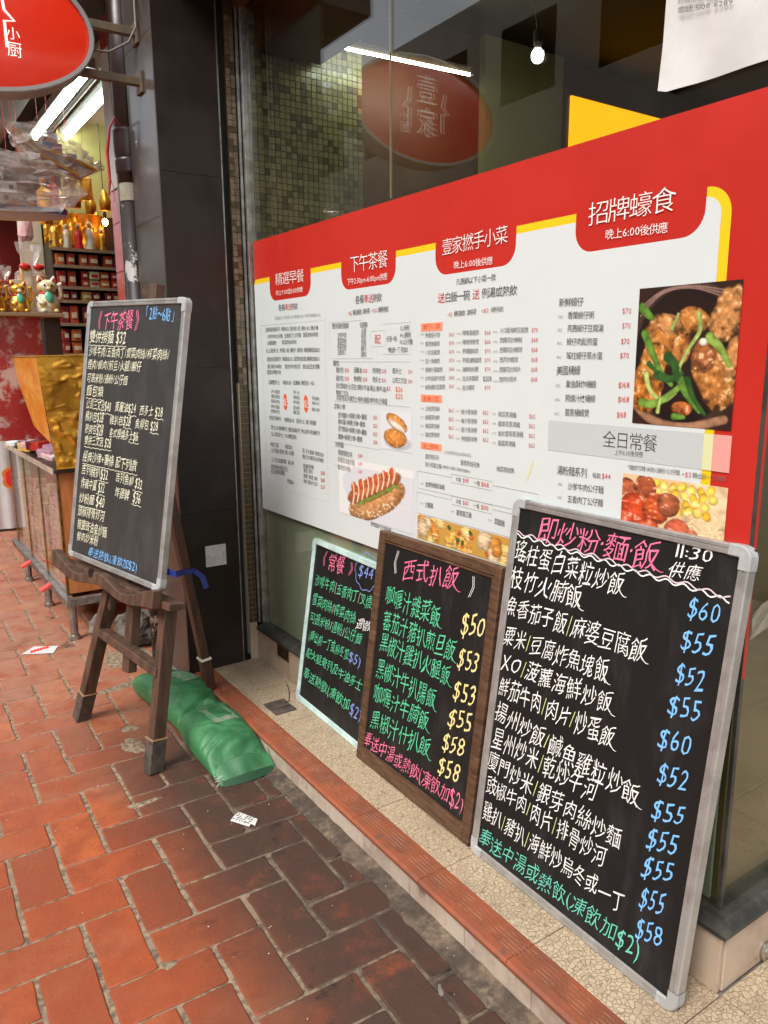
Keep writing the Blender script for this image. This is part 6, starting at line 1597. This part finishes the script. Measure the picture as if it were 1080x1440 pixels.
def plaque(cx, y, cz, s, label):
    t = thing('paper_cutout', label, 'paper cutout', (cx, y, cz))
    def fl(r0, amp, k, ox=0, oz=0, sx=1, sz=1): return [(cx+s*(ox+sx*r0*(1+amp*abs(math.cos(k*a/2)))*math.cos(a)), cz+s*(oz+sz*r0*(1+amp*abs(math.cos(k*a/2)))*math.sin(a))) for a in [2*math.pi*i/48 for i in range(48)]]
    lay = [('backing', fl(1., .16, 7), 'orange_paper'), ('middle', fl(.82, .1, 7), 'plaque_red'), ('petal', fl(.5, .1, 5, -.1, .1, .8, 1.2), 'purple_paper'), ('petal', fl(.34, .05, 5, -.1, .15, .8, 1.2), 'yellow_paper'), ('leaf', fl(.2, 0, 5, -.1, -.3, 1.2, .8), 'green_paper'), ('tail', fl(.35, .15, 6, .35, -1.25, 1, 1), 'orange_paper'), ('tail', fl(.22, .1, 6, .35, -1.25, 1, 1), 'purple_paper')]
    for k, (nm, P, mt) in enumerate(lay): g = MB(); g.prism(P, y-.003*k, y-.003*k-.0025, lambda a, b, w: (a, w, b)); g.build(nm, mt, t)
plaque(.925, 6.40, .42, .10, 'large red and orange flower paper cutout hanging on the white cloth')
# white standing board with red band, left of the foil
g = MB(); g.box(.735, .86, 5.05, 5.07, .6, 1.33); t = thing('paper_banner', 'white paper banner with red top standing beside the gold parcel', 'banner', (.66, 5.06, .7)); g.build('sheet', 'paper_white', t)
g = MB(); g.box(.735, .86, 5.045, 5.0495, 1.24, 1.33); g.build('red_band', 'tag_red', t)
g = MB(); g.lathe((.80, 5.045, 1.07), [(.045, 0), (.04, .004), (.01, .006)], 14, axis=(0, -1, 0)); g.build('rosette', 'orange_paper', t)

# hanging paper boats in cellophane
def boat(x0, x1, y, z, h, label, stripe=True):
    t = thing('paper_boat', label, 'paper boat', ((x0+x1)/2, y, z))
    n = 16; V = []
    for i in range(n+1):
        s = i/n; w = .06*(1-max(0, (s-.6)/.4)**2)*(1-.3*max(0, (.2-s)/.2)); dz = .35*h*max(0, (s-.45)/.55)**2
        x = x0+(x1-x0)*s
        V += [(x, y-w, z+h+dz*.4), (x-.0, y-w*.85, z+h*.5+dz*.4), (x-.03*s, y-w*.35, z+dz), (x-.03*s, y+w*.35, z+dz), (x, y+w, z+h+dz*.4)]
    g = MB(); g.add(V, [(i*5+j, i*5+j+1, (i+1)*5+j+1, (i+1)*5+j) for i in range(n) for j in range(4)]+[(i*5, (i+1)*5, (i+1)*5+4, i*5+4) for i in range(n)]); g.build('hull', 'boat_white', t)
    g = MB(); V2 = []
    for i in range(n+1):
        p, q = Vector(V[i*5]), Vector(V[i*5+1]); V2 += [p+Vector((0, -.0015, -.001)), p+(q-p)*.75+Vector((0, -.0015, 0))]
    g.add(V2, [(2*i, 2*i+1, 2*i+3, 2*i+2) for i in range(n)]); g.build('stripe', 'boat_blue', t)
    L = x1-x0
    for k, (a, b, hh) in enumerate(((.15, .72, .05), (.22, .6, .095), (.3, .5, .13))):
        g = MB(); g.box(x0+L*a, x0+L*b, y-.04+.008*k, y+.04-.008*k, z+h+.001+(0 if k == 0 else (.05, .095)[k-1]), z+h+hh); c = g.build('cabin', 'boat_cabin' if k != 1 else 'boat_white', t, bevel=.002)
        for w in range(4):
            g = MB(); xx = x0+L*(a+(b-a)*(w+.5)/4); zz = z+h+hh-.03; g.box(xx-.008, xx+.008, y-.0415+.008*k, y-.0403+.008*k, zz, zz+.016); g.build('window', 'window_dark', c)
    return t
def wrap_sheet(pts, label, seed, strings, amp=.018):
    "crumpled clear plastic bag: a hull-like shell through rows of points"
    t = thing('plastic_wrap', label, 'plastic wrap', pts[0][0]); rnd = np.random.RandomState(seed); g = MB(); V = []
    rows = [np.array(r) for r in pts]; n = 20; m = 18
    for j in range(m+1):
        q = j/m*(len(rows)-1); i0 = min(int(q), len(rows)-2); f = q-i0; R = rows[i0]*(1-f)+rows[i0+1]*f; K2 = len(R)
        for k in range(n):
            w = k/n*K2; a0 = int(w) % K2; a1 = (a0+1) % K2; p = R[a0]*(1-(w-int(w)))+R[a1]*(w-int(w)); e = 0 if j in (0, m) else amp
            V.append(tuple(p+rnd.uniform(-1, 1, 3)*e))
    g.add(V, [(j*n+k, j*n+(k+1) % n, (j+1)*n+(k+1) % n, (j+1)*n+k) for j in range(m) for k in range(n)]); g.build('film', 'cellophane', t)
    g = MB()
    for a, b in strings: g.tube([a, b], .0012, 4)
    g.build('string', 'red_string', t)
Yb = 3.72
boat(.34, .845, Yb, 1.885, .055, 'white paper boat with blue stripe hanging in clear plastic')
wrap_sheet([[(.36, Yb-.08, 1.9), (.80, Yb-.08, 1.92), (.80, Yb+.08, 1.92), (.36, Yb+.08, 1.9)], [(.38, Yb-.09, 2.03), (.93, Yb-.02, 2.025), (.80, Yb+.09, 2.0), (.38, Yb+.09, 2.0)], [(.45, Yb-.06, 2.10), (.80, Yb-.05, 2.11), (.76, Yb+.06, 2.1), (.45, Yb+.06, 2.1)], [(.56, Yb-.02, 2.155), (.70, Yb-.02, 2.16), (.70, Yb+.02, 2.16), (.56, Yb+.02, 2.155)]], 'crumpled clear plastic bag around the blue striped boat', 3, [((.62, Yb, 2.155), (.62, Yb, 2.6)), ((.66, Yb, 2.155), (.63, Yb, 2.6))])
Yc = 3.82
t = thing('paper_boat', 'red and gold paper boat folded flat in clear plastic above the striped one', 'paper boat', (.82, Yc, 2.2))
V = [(.66, Yc-.03, 2.27), (.76, Yc-.05, 2.22), (.92, Yc-.05, 2.18), (1.0, Yc-.02, 2.14), (.93, Yc, 2.10), (.80, Yc-.02, 2.14), (.70, Yc-.02, 2.21)]
g = MB(); g.prism([(a, c) for a, b, c in V], Yc-.04, Yc+.02, lambda a, b, w: (a, w, b)); g.build('hull', 'boat_cabin', t, bevel=.004)
g = MB(); g.tube([(.66, Yc-.045, 2.272), (.78, Yc-.05, 2.205), (.93, Yc-.05, 2.165), (1.0, Yc-.045, 2.14)], .006, 5); g.tube([(.68, Yc-.045, 2.24), (.80, Yc-.05, 2.16), (.92, Yc-.05, 2.11)], .005, 5); g.build('trim', 'gold', t)
g = MB(); g.box(.78, .86, Yc-.03, Yc+.01, 2.2, 2.235); g.box(.88, .92, Yc-.03, Yc+.01, 2.165, 2.2); g.build('cabin', 'boat_blue', t)
wrap_sheet([[(.645, Yc-.06, 2.285), (.74, Yc-.07, 2.30), (.74, Yc+.05, 2.30), (.645, Yc+.03, 2.28)], [(.68, Yc-.07, 2.2), (.88, Yc-.08, 2.265), (.88, Yc+.06, 2.26), (.70, Yc+.04, 2.19)], [(.76, Yc-.06, 2.13), (.97, Yc-.06, 2.19), (.97, Yc+.04, 2.19), (.78, Yc+.04, 2.12)], [(.92, Yc-.03, 2.10), (1.045, Yc-.01, 2.155), (1.045, Yc+.01, 2.155), (.93, Yc+.02, 2.09)]], 'crumpled clear plastic bag around the red and gold boat', 8, [((.80, Yc, 2.28), (.84, Yc, 2.66)), ((.86, Yc, 2.26), (.84, Yc, 2.66))], amp=.016)

# more wrapped goods hanging and stacked in the paper shop
rnd = random.Random(31)
hang = [(.93, 4.6, 2.02, .05, .2, 'foil_orange', 'amber wrapped roll hanging left of the figurines'), (1.0, 4.7, 2.1, .045, .16, 'red_enamel', 'red wrapped roll hanging beside the amber roll'), (.86, 4.8, 1.95, .05, .18, 'pink_paper', 'pink wrapped bundle hanging above the cellophane gifts'), (1.1, 4.75, 2.17, .05, .15, 'gold', 'gold wrapped bundle hanging under the yellow panel'), (1.2, 4.8, 2.2, .045, .14, 'foil_orange', 'orange wrapped bundle hanging right of the gold one')]
for x, y, z, r, h, mt, lab in hang:
    t = thing('wrapped_bundle', lab, 'wrapped bundle', (x, y, z))
    g = MB(); g.lathe((x, y, z), [(r*.6, 0), (r*.8, h*.15), (r*.7, h*.6), (r*.75, h*.8), (r*.15, h*.95), (r*.4, h*1.15)], 9); g.v = [(a+rnd.uniform(-.005, .005), b+rnd.uniform(-.005, .005), c+rnd.uniform(-.005, .005)) for a, b, c in g.v]; g.build('bundle', mt, t)
    g = MB(); g.tube([(x, y, z+h), (x, y, 2.74)], .0012, 4); g.build('string', 'red_string', t)
for k in range(6):
    g = MB(); x = .50+.055*k; g.obox((x, 4.40+.02*(k % 2), 1.5335+.05+.035*(k % 3)), (.024, 0, .002), (0, .03, 0), (-.002, 0, .05+.035*(k % 3)))
    solo(g, 'gift_box', 'pack%d' % (k % 6), ['crimson', 'red', 'orange', 'dark red', 'cream', 'golden'][k]+' upright gift box standing behind the lucky cats', 'gift box', 'gift boxes behind the lucky cats', bevel=.002)
for k in range(7):
    y = 3.80+.13*k; g = MB(); g.obox((.80+.03*(k % 2), y, .845+.03*(k % 3)), (.1, .02, .012), (-.02, .055, 0), (0, .006, .022))
    if y > 4.12: solo(g, 'folded_paper_stack', ['pack0', 'pink_paper', 'pack5', 'lilac'][k % 4], ['crimson', 'pink', 'golden', 'lilac'][k % 4]+' folded paper stack lying on the cabinet top, '+ORD[k]+' along', 'paper stack', 'folded paper stacks on the cabinet', bevel=.004)

b2 = thing('building', 'grey concrete building with shuttered shops farther up the same side of the lane', 'building', (4, 24, 0))
g = MB(); g.box(1.0, 9, 9.6, 42, -.1, 14); g.build('wall', 'facade', b2)
for k in range(9):
    y = 10.2+3.5*k; g = MB(); g.box(.97, 1.0, y, y+2.8, .05, 2.7); g.build('shutter', ['shop_red', 'steel', 'shop_cream'][k % 3], b2)
    for r in range(3): g = MB(); g.box(.96, 1.0, y+.5, y+2.2, 4.2+3*r, 5.8+3*r); g.build('window', 'window_dark', b2)
